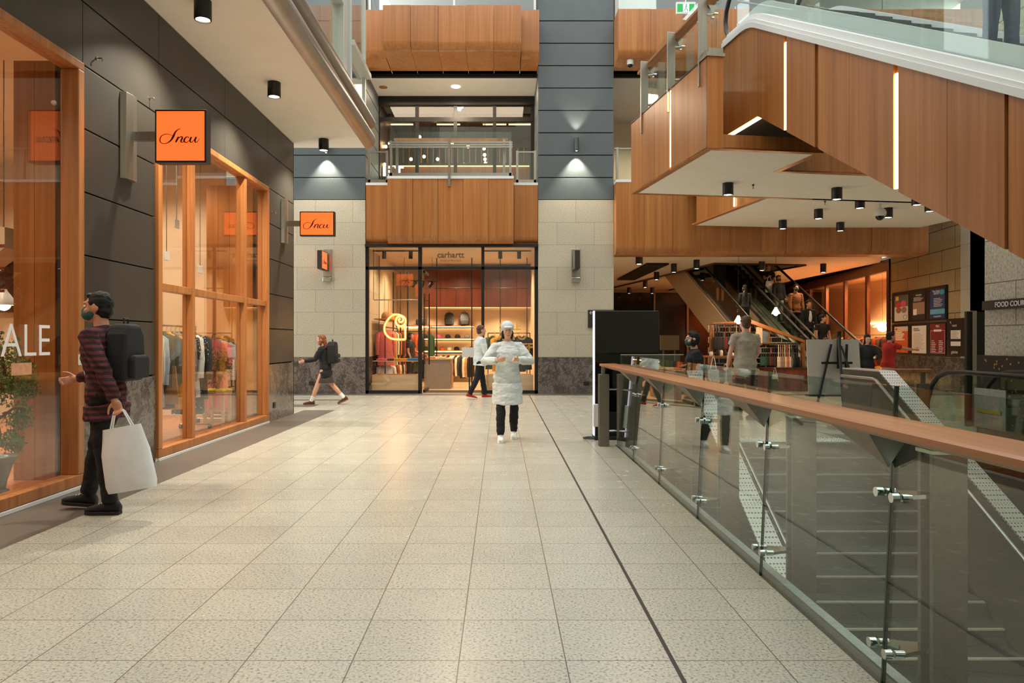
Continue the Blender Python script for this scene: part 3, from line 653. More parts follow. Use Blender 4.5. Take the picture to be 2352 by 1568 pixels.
sr = thing('glass_balustrade', 'short glass balustrade with timber rail between stairs and escalator', 'balustrade', (5.6, 10.2, 0))
MB().box(-.28, .36, -.07, .07, .95, 1.0).build('handrail', m_rail, sr, bevel=.008)
MB().box(.18, .34, -.02, .02, 0, .8).build('post', m_steel2, sr, bevel=.003); MB().box(.23, .29, -.01, .01, .8, .95).build('post_neck', m_steel2, sr)
MB().box(-.26, .16, .03, .042, .02, .85).build('glass_panel', m_bal, sr)
# ================================================================== DESCENDING ESCALATOR ON THE RIGHT
de = thing('escalator', 'black railed escalator going down beside the dotted hoarding', 'escalator', (6.25, 10.7, 0))
for dx in (0, .82):
    hp = [(dx, .0, .08), (dx, .06, .2), (dx, .07, .5), (dx, -.04, .74), (dx, -.2, .88), (dx, -.45, .95), (dx, -.8, .965), (dx, -2.0, .955), (dx, -2.4, .9), (dx, -2.8, .72), (dx, -6.5, -1.4)]
    MB().tube(hp, .034, 10).build('handrail', m_rubber, de, smooth=60)
    gp = [(.03, .1), (.03, .5), (-.07, .71), (-.22, .84), (-.46, .91), (-.8, .925), (-2.0, .915), (-2.4, .86), (-2.8, .68), (-6.5, -1.44), (-6.5, -2.0), (-2.4, .02), (-2.0, .06)]
    MB().prism(gp, dx-.006, dx+.006, 'yz').build('glass_panel', m_bal, de)
    MB().prism([(.1, -.02), (.1, .1), (-2.0, .1), (-2.4, .04), (-6.5, -2.3), (-6.5, -2.7), (-2.4, -.3), (-2.0, -.02)], dx-.05, dx+.05, 'yz').build('base', m_steel2, de)
m = MB(); m.box(.06, .76, -2.0, .3, -.05, .012)
for k in range(12): m.box(.06, .76, -2.0-.38*(k+1), -2.0-.38*k, -.2*(k+1)-.3, -.2*(k+1)+.05)
m.build('step', M('ribbed_step_dark', srgb(60, 62, 62), .4, .7, var=.3, scale=60), de)
tag(MB().box(6.236, 6.242, 9.08, 9.68, .27, .776).build('notice', M('notice_paper', srgb(196, 200, 186), .7)), 'pale paper notice taped on the glass of the descending escalator', 'notice')
tag(MB().box(6.228, 6.235, 9.15, 9.62, .46, .51).build('notice', M('yellow_tape', srgb(210, 200, 90), .5)), 'yellow strip of tape across the pale paper notice on the glass', 'tape')
ho = thing('hoarding', 'black hoarding with scattered gold squares beside the descending escalator', 'hoarding', (7.22, 9.6, 0))
MB().box(0, .06, -1.6, .24, -.9, 1.175).box(0, .06, .24, 1.55, .005, 1.175).build('board', m_black, ho)
m = MB(); random.seed(3)
for k in range(70):
    y, z = random.uniform(.25, 1.5), random.uniform(.03, 1.13); m.box(-.004, 0, y-.013, y+.013, z-.013, z+.013)
for k in range(110):
    y, z = random.uniform(-1.5, .2), random.uniform(-.85, 1.13); m.box(-.004, 0, y-.013, y+.013, z-.013, z+.013, )
o = m.build('gold_squares', M('gold_foil', srgb(200, 160, 70), .35, .5), ho); o['kind'] = 'stuff'
tot = thing('directory_totem', 'tall black directory totem with a steel edge in front of the stone wall', 'totem', (7.74, 12, 0))
MB().box(-.15, -.07, -.03, .03, 0, 1.87).build('side_fin', m_black, tot); MB().box(-.07, .0, -.05, .05, 0, 1.88).build('steel_edge', m_steel, tot); MB().box(0, .17, -.03, .03, 0, 1.86).build('panel', m_black, tot)
# ================================================================== LAMPS
def downlight(loc, label, r=.094, h=.215, power=0, group=None, ang=75):
    t = thing('downlight', label, 'ceiling light', (loc[0], loc[1], loc[2]-h), 0, group)
    MB().lathe([(r*.96, h), (r, h-.004), (r, .004), (r*.97, 0), (r*.84, 0), (r*.8, .03), (r*.8, .035)], n=28).build('housing', m_black, t, smooth=40)
    MB().lathe([(r*.79, .012), (r*.6, .006), (.002, .004)], n=20).build('lens', m_lens, t, smooth=60)
    if power: spot('downlight_beam', (loc[0], loc[1], loc[2]-h-.01), power, ang, (1, .88, .7), blend=.7, r=.05)
    return t
for k, (Y, q) in enumerate(((8.19, 'nearest of the row above the shopfront'), (10.77, 'middle of the row above the shopfront'), (13.79, 'farthest of the row above the shopfront'))):
    downlight((-3.31, Y, 5.17), 'black cylinder downlight on the walkway soffit, '+q, power=520, group='walkway downlights', ang=125)
for k, (px, py) in enumerate(((1672, 421), (1922, 432), (2106, 446))):
    Y = 2.83*F/(CY-py); downlight((at(px, py, Y).x, Y, ZS), f'black cylinder downlight under the front bridge soffit, {ORD[k]} from the left', power=45, group='bridge downlights')
for k, (px, py) in enumerate(((1798, 506), (1880, 481), (1930, 511), (1975, 455), (2040, 478), (2135, 463))):
    Y = 2.95*F/(CY-py); downlight((at(px, py, Y).x, Y, 4.33), f'black cylinder downlight under the rear bridge soffit, {ORD[k]} from the left', power=40, group='bridge downlights')
for k, (px, py) in enumerate(((1445, 665), (1482, 645), (1498, 664), (1508, 625), (1548, 606), (1600, 597), (1750, 601), (1891, 606))):
    Y = 2.68*F/(CY-py-0); Y = min(Y, 36.5); p = at(px, py, Y); downlight((p.x, Y, 4.06), f'black cylinder downlight on the arcade ceiling, {ORD[k]} from the left', r=.1, h=.3, power=30 if k > 3 else 0, group='arcade downlights')
t = downlight((at(1468, 590, 22.5).x, 22.5, 4.06), 'black cylinder downlight on the arcade ceiling nearest the stone pillar', r=.11, h=.32, group='arcade downlights')
def wall_lamp(x, z, label):
    t = thing('wall_lamp', label, 'wall light', (x, 19.3, z), 0, 'wall lamps on the pillars')
    MB().lathe([(.055, -.17), (.06, -.165), (.06, .165), (.055, .17)], n=20).build('body', M('grey_lamp_metal', srgb(92, 94, 92), .4, .6), t, smooth=40)
    MB().box(-.03, .03, .05, .1, -.05, .05).build('bracket', m_lead, t)
    for s in (-1, 1): MB().lathe([(.05, s*.168), (.002, s*.172)], n=16).build('lens', m_lens, t)
    spot('wall_lamp_beam', (x, 19.25, z-.18), 260, 86, (1, .9, .72), blend=.6, r=.03)
    spot('wall_lamp_beam', (x, 19.25, z+.18), 70, 70, (1, .9, .72), (math.pi, 0, 0), blend=.6, r=.03)
wall_lamp(2.0, 6.55, 'grey up and down wall lamp on the right stone pillar')
wall_lamp(-4.57, 6.5, 'grey up and down wall lamp on the left stone pillar')
# ================================================================== SIGNS
def cr(pts, n=7):
    out = []; P = [pts[0]]+list(pts)+[pts[-1]]
    for i in range(1, len(P)-2):
        a, b, c, d = P[i-1:i+3]
        for k in range(n):
            t = k/n; out.append(tuple(.5*((2*b[j])+(-a[j]+c[j])*t+(2*a[j]-5*b[j]+4*c[j]-d[j])*t*t+(-a[j]+3*b[j]-3*c[j]+d[j])*t**3) for j in range(len(b))))
    out.append(P[-2]); return out
SCRIPT = [  # x, y, pen width on a 515 x 360 board
    [(612, 235, 3), (588, 240, 5), (558, 268, 11), (538, 310, 17), (515, 348, 13), (480, 377, 6), (440, 386, 5), (408, 372, 7), (401, 342, 8), (415, 310, 6), (450, 290, 5), (490, 290, 4), (525, 302, 3), (545, 310, 3)],
    [(590, 316, 12), (575, 345, 15), (561, 371, 12)], [(566, 358, 3), (590, 328, 5), (618, 315, 8), (630, 324, 12), (618, 350, 13), (616, 368, 9), (634, 370, 5), (652, 352, 3)],
    [(694, 328, 8), (688, 316, 5), (668, 320, 8), (648, 346, 13), (652, 368, 10), (676, 371, 5), (703, 350, 3)],
    [(722, 317, 12), (708, 348, 14), (712, 370, 9), (736, 363, 4), (768, 318, 4)], [(772, 316, 12), (758, 348, 14), (762, 370, 9), (782, 366, 4), (803, 335, 3)]]
def script_word(mb, w, h, Mx, y0=0):
    """the four brush letters, laid out over a board w wide and h high centred on the origin of Mx"""
    sc = w/515
    for st_ in SCRIPT:
        p = cr(st_); vs = []; n = len(p)
        for i, (x, y, r) in enumerate(p):
            a, b = p[max(i-1, 0)], p[min(i+1, n-1)]; dx, dy = b[0]-a[0], b[1]-a[1]; l = math.hypot(dx, dy) or 1
            nx, ny = -dy/l*r/2*1.15, dx/l*r/2*1.15
            for s, zz in ((1, 0), (-1, 0), (1, .004), (-1, .004)):
                vs.append(((x+s*nx-607)*sc, (305-(y+s*ny))*sc+y0, zz))
        fs = []
        for i in range(n-1):
            a, b = 4*i, 4*i+4; fs += [(a+2, a+3, b+3, b+2), (a, b, b+1, a+1), (a, a+2, b+2, b), (a+1, b+1, b+3, a+3)]
        mb.add(vs, fs, Mx)
def blade_sign(Y, x0, x1, z0, z1, label, big, zp0, zp1):
    t = thing('blade_sign', label, 'sign', (WX, Y, (z0+z1)/2), 0); zc_ = (z0+z1)/2
    MB().prism([(0, -.13), (.06, -.11), (.075, 0), (.06, .11), (0, .13)], zp0-zc_, zp1-zc_, 'xy').build('wall_plate', m_steel, t, bevel=.004)
    MB().box(.06, x0-WX+.005, -.02, .02, -.04, .06).build('arm', m_steel, t, bevel=.003)
    a, b = x0-WX, x1-WX; w_, h_ = b-a, z1-z0
    MB().box(a, b, -.06, .06, -h_/2, h_/2).build('sign_box', m_lead, t, bevel=.004)
    for s, r in ((-1, 0), (1, math.pi)):
        fc = MB().box(a+.02, b-.02, s*.061-.004, s*.061+.004, -h_/2+.02, h_/2-.02).build('face', m_orange, t)
        m = MB(); script_word(m, w_*.98, h_, FACE(((a+b)/2, s*.067, 0), r), .0); m.build('lettering', m_maroon, fc)
blade_sign(7.77, -3.62, -3.08, 3.255, 3.81, 'large square orange lit blade sign with dark script on the left wall', 1, 3.08, 3.98)
blade_sign(13.38, -3.63, -3.005, 3.29, 3.735, 'wide orange lit blade sign with dark script at the corner of the left wall', 0, 3.16, 3.96)
def side_sign(x, label, lit):
    t = thing('blade_sign', label, 'sign', (x, 19.4, 3.45))
    MB().box(-.11, .12, -.03, 0, -.36, .36).build('wall_plate', m_steel, t, bevel=.004)
    MB().box(-.02, .02, -.14, -.03, -.03, .05).build('arm', m_steel, t)
    MB().box(-.09, .03, -.72, -.14, -.22, .25).build('sign_box', m_lead, t, bevel=.004)
    for s in (-1, 1):
        xx = .031 if s > 0 else -.091
        fc = MB().box(xx-.003, xx+.003, -.7, -.16, -.2, .23).build('face', m_orange if lit else m_screen, t)
        if lit: m = MB(); script_word(m, .52, .43, FACE((xx+.004*s, -.43, .0), math.pi/2*s), 0); m.build('lettering', m_maroon, fc)
    MB().prism([(-.11, -.5), (.12, -.5), (.12, -.38), (-.11, -.38)], -.1, 0, 'xz').build('lamp', m_steel, t, bevel=.02)
side_sign(-4.56, 'small orange blade sign seen edge on, on the left stone pillar', True)
side_sign(1.99, 'dark blade sign seen edge on, on the right stone pillar', False)
wf = thing('direction_sign', 'black direction sign with arrow on the right stone pillar beside the screen', 'sign', (2.5, 19.36, 1.97))
MB().box(-.19, .5, 0, .03, .02, .24).box(-.19, .5, 0, .03, -.11, .01).box(-.19, .5, 0, .03, -.23, -.12).build('panel', m_lead, wf)
MB().text('←', .14, FACE((-.1, -.004, .12))).text('PITT ST', .085, FACE((.0, -.004, .13)), align='LEFT', bold=.002).text('TOILETS', .075, FACE((.0, -.004, .05)), align='LEFT', bold=.002).text('G', .075, FACE((.1, -.004, -.07))).build('lettering', m_print, wf)
fc_ = thing('hanging_sign', 'long black food court sign on the pale stone pier', 'sign', (7.49, 10.75, 1.93))
MB().box(-.06, 0, -1.3, .6, -.07, .07).build('panel', m_lead, fc_)
MB().text('FOOD COURT', .105, FACE((-.064, .3, -.035), -math.pi/2), align='LEFT', bold=.002).build('lettering', m_print, fc_)
m = MB()
for k in range(2): 
    y = -.56-.05*k; m.box(-.066, -.062, y-.005, y+.005, -.05, .05).box(-.066, -.062, y-.016, y+.016, .012, .05)
m.add([(-.064, -.72, .05), (-.064, -.82, .0), (-.064, -.72, -.05), (-.064, -.75, -.05), (-.064, -.86, .0), (-.064, -.75, .05)], [(0, 1, 4, 5), (1, 2, 3, 4)])
m.build('symbol', m_print, fc_)
# exit sign, cameras, small fixtures
ex = thing('exit_sign', 'green and white running man exit sign hanging at the upper right', 'sign', at(1575, 0, 17) + Vector((0, 0, 0)))
MB().box(-.225, .225, -.03, .03, -.34, -.06).build('case', m_offw, ex, bevel=.008)
for a_, b_ in ((-.2, -.07), (.07, .19)): MB().box(a_, b_, -.034, -.03, -.29, -.11).build('green_panel', M('exit_green', srgb(20, 150, 70), .5, var=.02, em=srgb(20, 170, 80), es=.5), ex)
MB().box(-.07, .07, -.034, -.03, -.29, -.11).build('white_panel', glow('exit_white', (.9, .95, .9), .8), ex)
g = MB().ball((.005, -.036, -.135), .016, .004, .016); g.tube([(0, -.036, -.15), (-.005, -.036, -.21)], .014, 6, flat=.3).tube([(-.03, -.036, -.19), (0, -.036, -.165), (.035, -.036, -.18)], .007, 6).tube([(-.045, -.036, -.275), (-.03, -.036, -.24), (-.005, -.036, -.21), (.025, -.036, -.235), (.03, -.036, -.28)], .009, 6)
g.build('running_man', M('sign_green', srgb(30, 160, 90), .5), ex); MB().cyl((0, 0, -.06), (0, 0, .9), .012).build('drop_rod', m_offw, ex)
p = at(1442, 156, 19.3); cm = thing('security_camera', 'white dome security camera under the upper timber fascia', 'camera', (p.x, 18.95, 8.55))
MB().lathe([(.085, .07), (.085, -.02), (.075, -.05)], n=20).build('housing', m_offw, cm, smooth=40); MB().ball((0, 0, -.05), .07).build('dome', m_screen, cm, smooth=60)
Y = 2.95*F/(CY-468); p = at(2021, 468, Y); cm = thing('security_camera', 'white dome security camera hanging below the bridge soffit', 'camera', (p.x, Y, 4.33))
MB().cyl((0, 0, 0), (0, 0, -.12), .025).build('stem', m_offw, cm); MB().lathe([(.04, -.1), (.1, -.13), (.125, -.18), (.125, -.24), (.1, -.27)], n=24).build('housing', m_offw, cm, smooth=40); MB().ball((0, 0, -.27), .088).build('dome', m_screen, cm, smooth=60)
for k, (px, py, Z, lb) in enumerate(((1730, 424, ZS, 'front'), (1895, 462, 4.33, 'rear'))):
    Y = (Z-CAM_H)*F/(CY-py); tag(MB().lathe([(.02, 0), (.02, -.02), (.006, -.03), (.006, -.07), (.022, -.075)], n=10).build('sprinkler', m_lead, None, loc=(at(px, py, Y).x, Y, Z)), f'small dark sprinkler head under the {lb} bridge soffit', 'sprinkler')
for k, (x, Y, z, lb) in enumerate(((-4.97, 19.37, .28, 'left stone pillar'), (2.27, 19.37, .28, 'right stone pillar'))):
    o = thing('wall_socket', f'black wall socket low on the dark marble of the {lb}', 'socket', (x, Y, z)); MB().box(-.07, .07, 0, .016, -.05, .05).build('plate', m_black, o, bevel=.004); MB().box(-.05, -.01, -.004, .0, -.02, .02).build('outlet', m_lead, o)
o = thing('wall_socket', 'black wall socket low on the left wall beyond the shop window', 'socket', (WX+.002, 12.85, .27)); MB().box(0, .012, -.06, .06, -.05, .05).build('plate', m_black, o, bevel=.003); MB().box(.012, .016, -.04, -.01, -.02, .02).build('outlet', m_lead, o)
for k, (Y, z) in enumerate(((7.2, 4.15), (8.28, 4.12), (12.75, 3.62), (13.6, 3.55))):
    o = thing('wall_hook', f'small steel hook on the dark left wall, {ORD[k]} from the near end', 'hook', (WX, Y, z)); MB().tube([(0, 0, 0), (.05, 0, 0), (.06, 0, -.01), (.055, 0, -.03)], .007, 6).build('prong', m_steel, o); MB().cyl((0, 0, 0), (.008, 0, 0), .016).build('rose', m_steel, o)
# ================================================================== BLACK SCREEN KIOSK, STANDS
ks = thing('digital_kiosk', 'tall black digital screen kiosk standing behind the end of the handrail', 'kiosk', (1.78, 10.45, 0))
MB().box(-.44, .46, -.05, .05, .38, 1.815).build('screen_back', m_screen, ks, bevel=.006)
MB().box(-.46, -.442, -.055, .055, .05, 1.815).build('edge_light', glow('violet_edge', srgb(205, 195, 215), .9), ks)
MB().box(-.44, .46, -.05, .05, .05, .38).build('lower_panel', M('dark_grey_panel', srgb(30, 30, 32), .3), ks, bevel=.004)
MB().box(-.46, .48, -.16, .16, 0, .05).build('foot', m_black, ks, bevel=.008)
MB().prism([(-.47, .18), (-.4, .18), (-.4, .5), (-.47, .5)], -.12, -.055, 'xz').build('card_reader', m_offw, ks, bevel=.01)
MB().tube([(-.5+.11*math.cos(t), -.1+.09*math.sin(t), .025) for t in (2*math.pi*k/20 for k in range(21))], .012, 6).build('cable', m_rubber, ks)
ms = thing('menu_stand', 'brown board on a dark stand to the right of the black kiosk', 'stand', (at(1538, 800, 15.5).x, 15.5, 0))
MB().box(-.2, .2, -.02, .02, 1.2, 1.51).build('board', M('brown_board', srgb(104, 74, 38), .6), ms)
for s in (-1, 1): MB().cyl((s*.12, .03, 0), (s*.12, .03, 1.25), .02).build('leg', m_dkwood, ms)
MB().box(-.22, .22, -.15, .2, 0, .03).build('foot', m_dkwood, ms)
ea = thing('easel', 'black display easel seen from behind in front of the stairs', 'easel', (5.95, 13.0, 0))
for nm_, a, b in (('leg', (-.42, -.02, 0), (-.06, .1, 1.33)), ('leg', (.12, -.02, 0), (.22, .1, 1.33))): MB().tube([a, b], .024, 8).build(nm_, m_black, ea)
MB().tube([(-.1, -.5, 0), (.07, .09, 1.5)], .026, 8).build('rear_leg', m_black, ea); MB().tube([(.33, -.45, 0), (.1, .06, 1.3)], .018, 8).build('rear_leg', m_black, ea)
MB().box(-.24, .3, .05, .085, .98, 1.02).build('crossbar', m_black, ea); MB().box(.04, .1, .06, .1, .9, 1.56).build('mast', m_black, ea)
MB().box(-.5, .4, -.01, .16, .41, .435).build('tray', m_black, ea)
tag(MB().box(-.44, .5, 0, .02, 0, .98, rotm(R6(-6), 0, 0)).build('display_board', M('display_board_white', srgb(206, 200, 186), .6, var=.02), None, loc=(5.93, 13.09, .44)), 'large blank white board resting on the black easel', 'board')
# ================================================================== POSTER BOARDS ON THE SIDE WALL
def wallpt(px, py, off=0.0):
    """point of the slanted side wall seen at that place in the photograph"""
    k = (SW[1][0]-SW[0][0])/(SW[1][1]-SW[0][1]); r = (px-CX)/F
    Y = (SW[0][0]-k*SW[0][1]-off)/(r-k); return at(px, py, Y)
WR = -math.pi/2-math.atan((SW[1][0]-SW[0][0])/(SW[1][1]-SW[0][1]))*1
def wframe(nm, label, y0, y1, z0, z1):
    t = thing(nm, label, 'notice board', (swx(y1)-.06, y1, z0)); k = (SW[1][0]-SW[0][0])/(SW[1][1]-SW[0][1])
    MB().prism([(0, 0), (-k*(y1-y0), -(y1-y0)), (.055-k*(y1-y0), -(y1-y0)), (.055, 0)], 0, z1-z0, 'xy').build('board', m_black, t); return t
ya, yb = wallpt(2178, 700).y, wallpt(2053, 700).y; yc = wallpt(2225, 770).y
up = wframe('poster_case', 'upper black poster case with three bills on the stone side wall', ya, yb, 1.98, 2.95)
lo = wframe('poster_case', 'lower black poster case with three bills on the stone side wall', ya, yb, .99, 1.93)
dr = wframe('wall_directory', 'black directory panel with toilets arrow right of the lower posters', yc, ya-.03, .99, 2.0)
def poster(name, label, px0, px1, z0, z1, base, paint):
    y0, y1 = wallpt(px1, 700, .065).y, wallpt(px0, 700, .065).y; w_ = (y1-y0)
    t = thing(name, label, 'poster', (swx((y0+y1)/2)-.065, (y0+y1)/2, z0), WR)
    MB().box(-w_/2, w_/2, -.008, 0, 0, z1-z0).build('sheet', base, t); paint(t, w_, z1-z0); return t
def ink(c): return M('ink_%02x%02x%02x' % c, srgb(*c), .6, var=.05)
def lines(mb, x0, x1, z0, z1, n, th=.012, y=-.0095):
    for k in range(n):
        z = z1-(z1-z0)*k/max(1, n-1); mb.box(x0, x0+(x1-x0)*(.7+.3*((k*37) % 10)/10), y-.001, y, z-th/2, z+th/2)
def p1(t, w_, h):
    MB().box(-.4*w_, -.18*w_, -.0095, -.008, .8*h, .96*h).build('yellow_tab', ink((224, 196, 50)), t)
    MB().box(-.5*w_, .5*w_, -.009, -.008, .55*h, h).build('dark_sky', ink((96, 92, 90)), t)
    for i, (x, z, c) in enumerate(((-.2, .62, (190, 50, 54)), (.18, .66, (206, 84, 110)), (-.18, .42, (120, 96, 60)), (.22, .42, (150, 110, 120)))): MB().ball((x*w_, -.009, z*h), .2*w_, .003, .12*h, 16, 8).build('picture', ink(c), t)
    MB().tube([(.3*w_+.13*w_*math.cos(a), -.0095, .14*h+.08*h*math.sin(a)) for a in (2*math.pi*k/16 for k in range(17))], .006, 4).build('emblem', m_black, t)
poster('poster', 'pale bill with round pictures and a yellow tab in the upper case', 2055, 2086, 2.03, 2.84, ink((200, 198, 192)), p1)
def p2(t, w_, h):
    MB().text('Graduation', .085, FACE((0, -.0095, .88*h)), .002).build('heading', m_print, t)
    m = MB(); lines(m, -.4*w_, .4*w_, .7*h, .82*h, 4); m.build('text_lines', m_print, t)
    MB().box(-.45*w_, .45*w_, -.0095, -.008, .2*h, .64*h).build('photograph', ink((150, 120, 100)), t); MB().box(-.42*w_, -.15*w_, -.011, -.0095, .18*h, .4*h).build('white_box', m_print, t)
poster('poster', 'dark bill with a white heading and photograph in the middle of the upper case', 2096, 2126, 2.03, 2.84, ink((24, 24, 34)), p2)
def p3(t, w_, h):
    MB().text('Your local', .1, FACE((-.1*w_, -.0095, .9*h)), .002).text('DENTIST', .085, FACE((-.06*w_, -.0095, .82*h)), .002).build('heading', m_print, t)
    MB().ball((.3*w_, -.009, .88*h), .17*w_, .003, .09*h, 20, 8).build('roundel', ink((50, 150, 180)), t)
    m = MB(); lines(m, -.25*w_, .4*w_, .42*h, .68*h, 6, .014); m.build('text_lines', m_print, t)
    MB().box(-.5*w_, .5*w_, -.0095, -.008, .15*h, .32*h).build('banner', ink((90, 160, 190)), t); MB().text('TheSydneyDENTIST', .055, FACE((0, -.0095, .05*h)), .002).build('footer', m_print, t)
poster('poster', 'blue dental bill with a round badge at the right of the upper case', 2137, 2171, 2.03, 2.86, ink((24, 52, 104)), p3)
def p4(t, w_, h):
    m = MB(); lines(m, -.42*w_, .3*w_, .5*h, .78*h, 5, .04); m.build('text_lines', m_print, t); MB().ball((-.36*w_, -.009, .9*h), .08*w_, .003, .04*h).build('red_spot', ink((190, 30, 30)), t)
    MB().box(-.5*w_, .5*w_, -.009, -.008, .82*h, h).build('pale_top', ink((206, 190, 170)), t)
poster('poster', 'orange food bill at the left of the lower case', 2055, 2086, 1.03, 1.85, ink((196, 88, 36)), p4)
def p5(t, w_, h):
    MB().text('YOUR SAFETY', .06, FACE((-.4*w_, -.0095, .87*h)), .002, 'LEFT').text('IS OUR PRIORITY', .06, FACE((-.4*w_, -.0095, .81*h)), .002, 'LEFT').build('heading', m_black, t)
    m = MB(); lines(m, -.4*w_, .38*w_, .16*h, .7*h, 12, .008); m.build('text_lines', ink((120, 116, 112)), t)
poster('poster', 'plain white safety notice in the middle of the lower case', 2095, 2128, 1.03, 1.85, ink((222, 218, 212)), p5)
def p6(t, w_, h):
    MB().box(-.46*w_, .46*w_, -.009, -.008, .03*h, .04*h).box(-.46*w_, .46*w_, -.009, -.008, .77*h, .78*h).box(-.47*w_, -.46*w_, -.009, -.008, .03*h, .78*h).box(.46*w_, .47*w_, -.009, -.008, .03*h, .78*h).build('border', m_print, t)
    MB().text('MILK', .1, FACE((0, -.0095, .88*h)), .002).text('Monday', .05, FACE((-.4*w_, -.0095, .42*h)), .002, 'LEFT').build('heading', m_print, t)
    m = MB(); lines(m, -.4*w_, -.08*w_, .08*h, .37*h, 6, .018); lines(m, .08*w_, .4*w_, .08*h, .43*h, 7, .018); m.build('text_lines', m_print, t)
    MB().box(-.25*w_, .25*w_, -.01, -.008, .74*h, .81*h).build('tab', m_print, t)
poster('poster', 'dark red opening hours bill at the right of the lower case', 2137, 2172, 1.03, 1.88, ink((122, 24, 28)), p6)
pw = wallpt(2203, 770, .07); td = thing('directory_sheet', 'white text panels and toilets arrow on the black wall directory', 'sign', (swx((yc+ya)/2)-.07, (yc+ya)/2, 1.0), WR)
MB().text('↖', .12, FACE((-.27, -.002, .86)), .002).text('TOILETS', .07, FACE((-.2, -.002, .78)), .002, 'LEFT').text('galeries', .12, FACE((-.24, -.002, .06)), .002, 'LEFT').build('lettering', m_print, td)
MB().box(-.26, .28, -.006, 0, .45, .68).box(-.26, .28, -.006, 0, .26, .38).build('white_panel', m_print, td)
m = MB(); lines(m, -.22, .22, .48, .64, 5, .008, -.0065); m.build('text_lines', m_lead, td)
# ================================================================== GARMENTS
CL = {}
def cloth(name, c, **k):
    if name not in CL: CL[name] = M('cloth_'+name, srgb(*c), .85, var=k.pop('var', .15), scale=k.pop('scale', 14), bump=.2, bscale=60, **k)
    return CL[name]
def striped(name, a, b, n=40, axis='Z'):
    q = N('cloth_'+name); tc = q.n('ShaderNodeTexCoord'); wv = q.n('ShaderNodeTexWave', _bands_direction=axis, Vector=tc.outputs['Object'], Scale=n, Distortion=.6)
    q.set('Base Color', ramp(q, wv.outputs[0], [(.42, srgb(*a)), (.58, srgb(*b))])); q.set('Roughness', .9); CL[name] = q.m; return q.m
def spotted(name, a, b, n=40):
    q = N('cloth_'+name); tc = q.n('ShaderNodeTexCoord'); vo = q.n('ShaderNodeTexVoronoi', Vector=tc.outputs['Object'], Scale=n)
    q.set('Base Color', ramp(q, vo.outputs[0], [(.22, srgb(*b)), (.3, srgb(*a))])); q.set('Roughness', .9); CL[name] = q.m; return q.m
for nm_, c in (('black', (26, 26, 28)), ('olive', (70, 74, 46)), ('green', (38, 74, 52)), ('red', (168, 36, 30)), ('cream', (226, 212, 186)), ('white', (226, 226, 220)), ('navy', (30, 36, 56)), ('mustard', (222, 160, 34)), ('orange', (214, 98, 30)), ('grey', (120, 122, 122)), ('brown', (92, 60, 40)), ('rose', (206, 110, 110)), ('teal', (44, 88, 84)), ('pale_blue', (150, 176, 196)), ('charcoal', (52, 54, 58)), ('tan', (176, 136, 92)), ('blue', (40, 130, 190)), ('pink', (220, 96, 126)), ('lilac', (150, 140, 168)), ('wine', (96, 26, 40))): cloth(nm_, c)
striped('pale_stripe', (220, 224, 212), (160, 176, 160), 26, 'X'); striped('dark_check', (48, 54, 50), (70, 78, 70), 22, 'X'); spotted('black_floral', (34, 38, 42), (196, 200, 196), 26); spotted('grey_floral', (120, 112, 106), (190, 170, 150), 34); striped('navy_stripe', (230, 228, 220), (40, 46, 60), 18, 'Z')
def garment_mesh(kind):
    m = MB(); n = 14
    L = {'shirt': .72, 'coat': 1.02, 'tee': .62, 'dress': 1.15, 'trousers': 1.0}[kind]
    if kind == 'trousers':
        for s in (-1, 1): m.tube([(s*.09, 0, -.14), (s*.1, .005, -.45), (s*.1, -.005, -.8), (s*.105, 0, -L-.1)], [.1, .095, .085, .085], 10, flat=.35)
        return m
    wf_ = 1.12 if kind in ('coat', 'dress') else 1.0
    rows = [(-.075, .055, .045), (-.1, .075, .05), (-.125, .15, .05), (-.16, .205, .055), (-.24, .215, .06), (-.4, .2, .062), (-L*.8, .205*wf_, .066), (-L-.08, .22*wf_, .075)]
    vs = []
    for j, (z, a, b) in enumerate(rows):
        for i in range(n):
            t = 2*math.pi*i/n; k = 1+(.1*math.sin(3*t+j) if j > 4 else 0); vs.append((a*math.cos(t), b*math.sin(t)*k, z))
    fs = [(j*n+i, j*n+(i+1) % n, (j+1)*n+(i+1) % n, (j+1)*n+i) for j in range(len(rows)-1) for i in range(n)]
    m.add(vs, fs); sl_ = .3 if kind in ('tee', 'dress') else .6
    for s in (-1, 1): m.tube([(s*.17, 0, -.16), (s*.225, 0, -.2), (s*(.25), .01, -.2-sl_*.5), (s*.245, .0, -.2-sl_)], [.05, .07, .06, .05], 9, flat=.6)
    return m
PROTO = {}
def garment(kind, loc, rz, c, label, group, s=(1, 1, 1)):
    nm = {'shirt': 'shirt', 'coat': 'coat', 'tee': 'tee_shirt', 'dress': 'dress', 'trousers': 'trousers'}[kind]
    if kind not in PROTO:
        o = garment_mesh(kind).build(nm, CL[c], None, smooth=60)
        h = MB(); h.tube([(-.0, 0, -.09), (0, 0, -.03), (.018, 0, -.012), (.014, 0, .008), (-.004, 0, .012), (-.014, 0, 0)], .0035, 6).tube([(-.19, 0, -.15), (0, 0, -.085), (.19, 0, -.15)], .008, 6)
        h.build('hanger', m_wood2, o); tag(o, label, 'clothing', group); o.location = loc; o.rotation_euler = (0, 0, rz); o.scale = s; recolour(o, CL[c]); PROTO[kind] = o; return o
    return dup(PROTO[kind], loc, rz, label, group, {'self': CL[c]}, s)
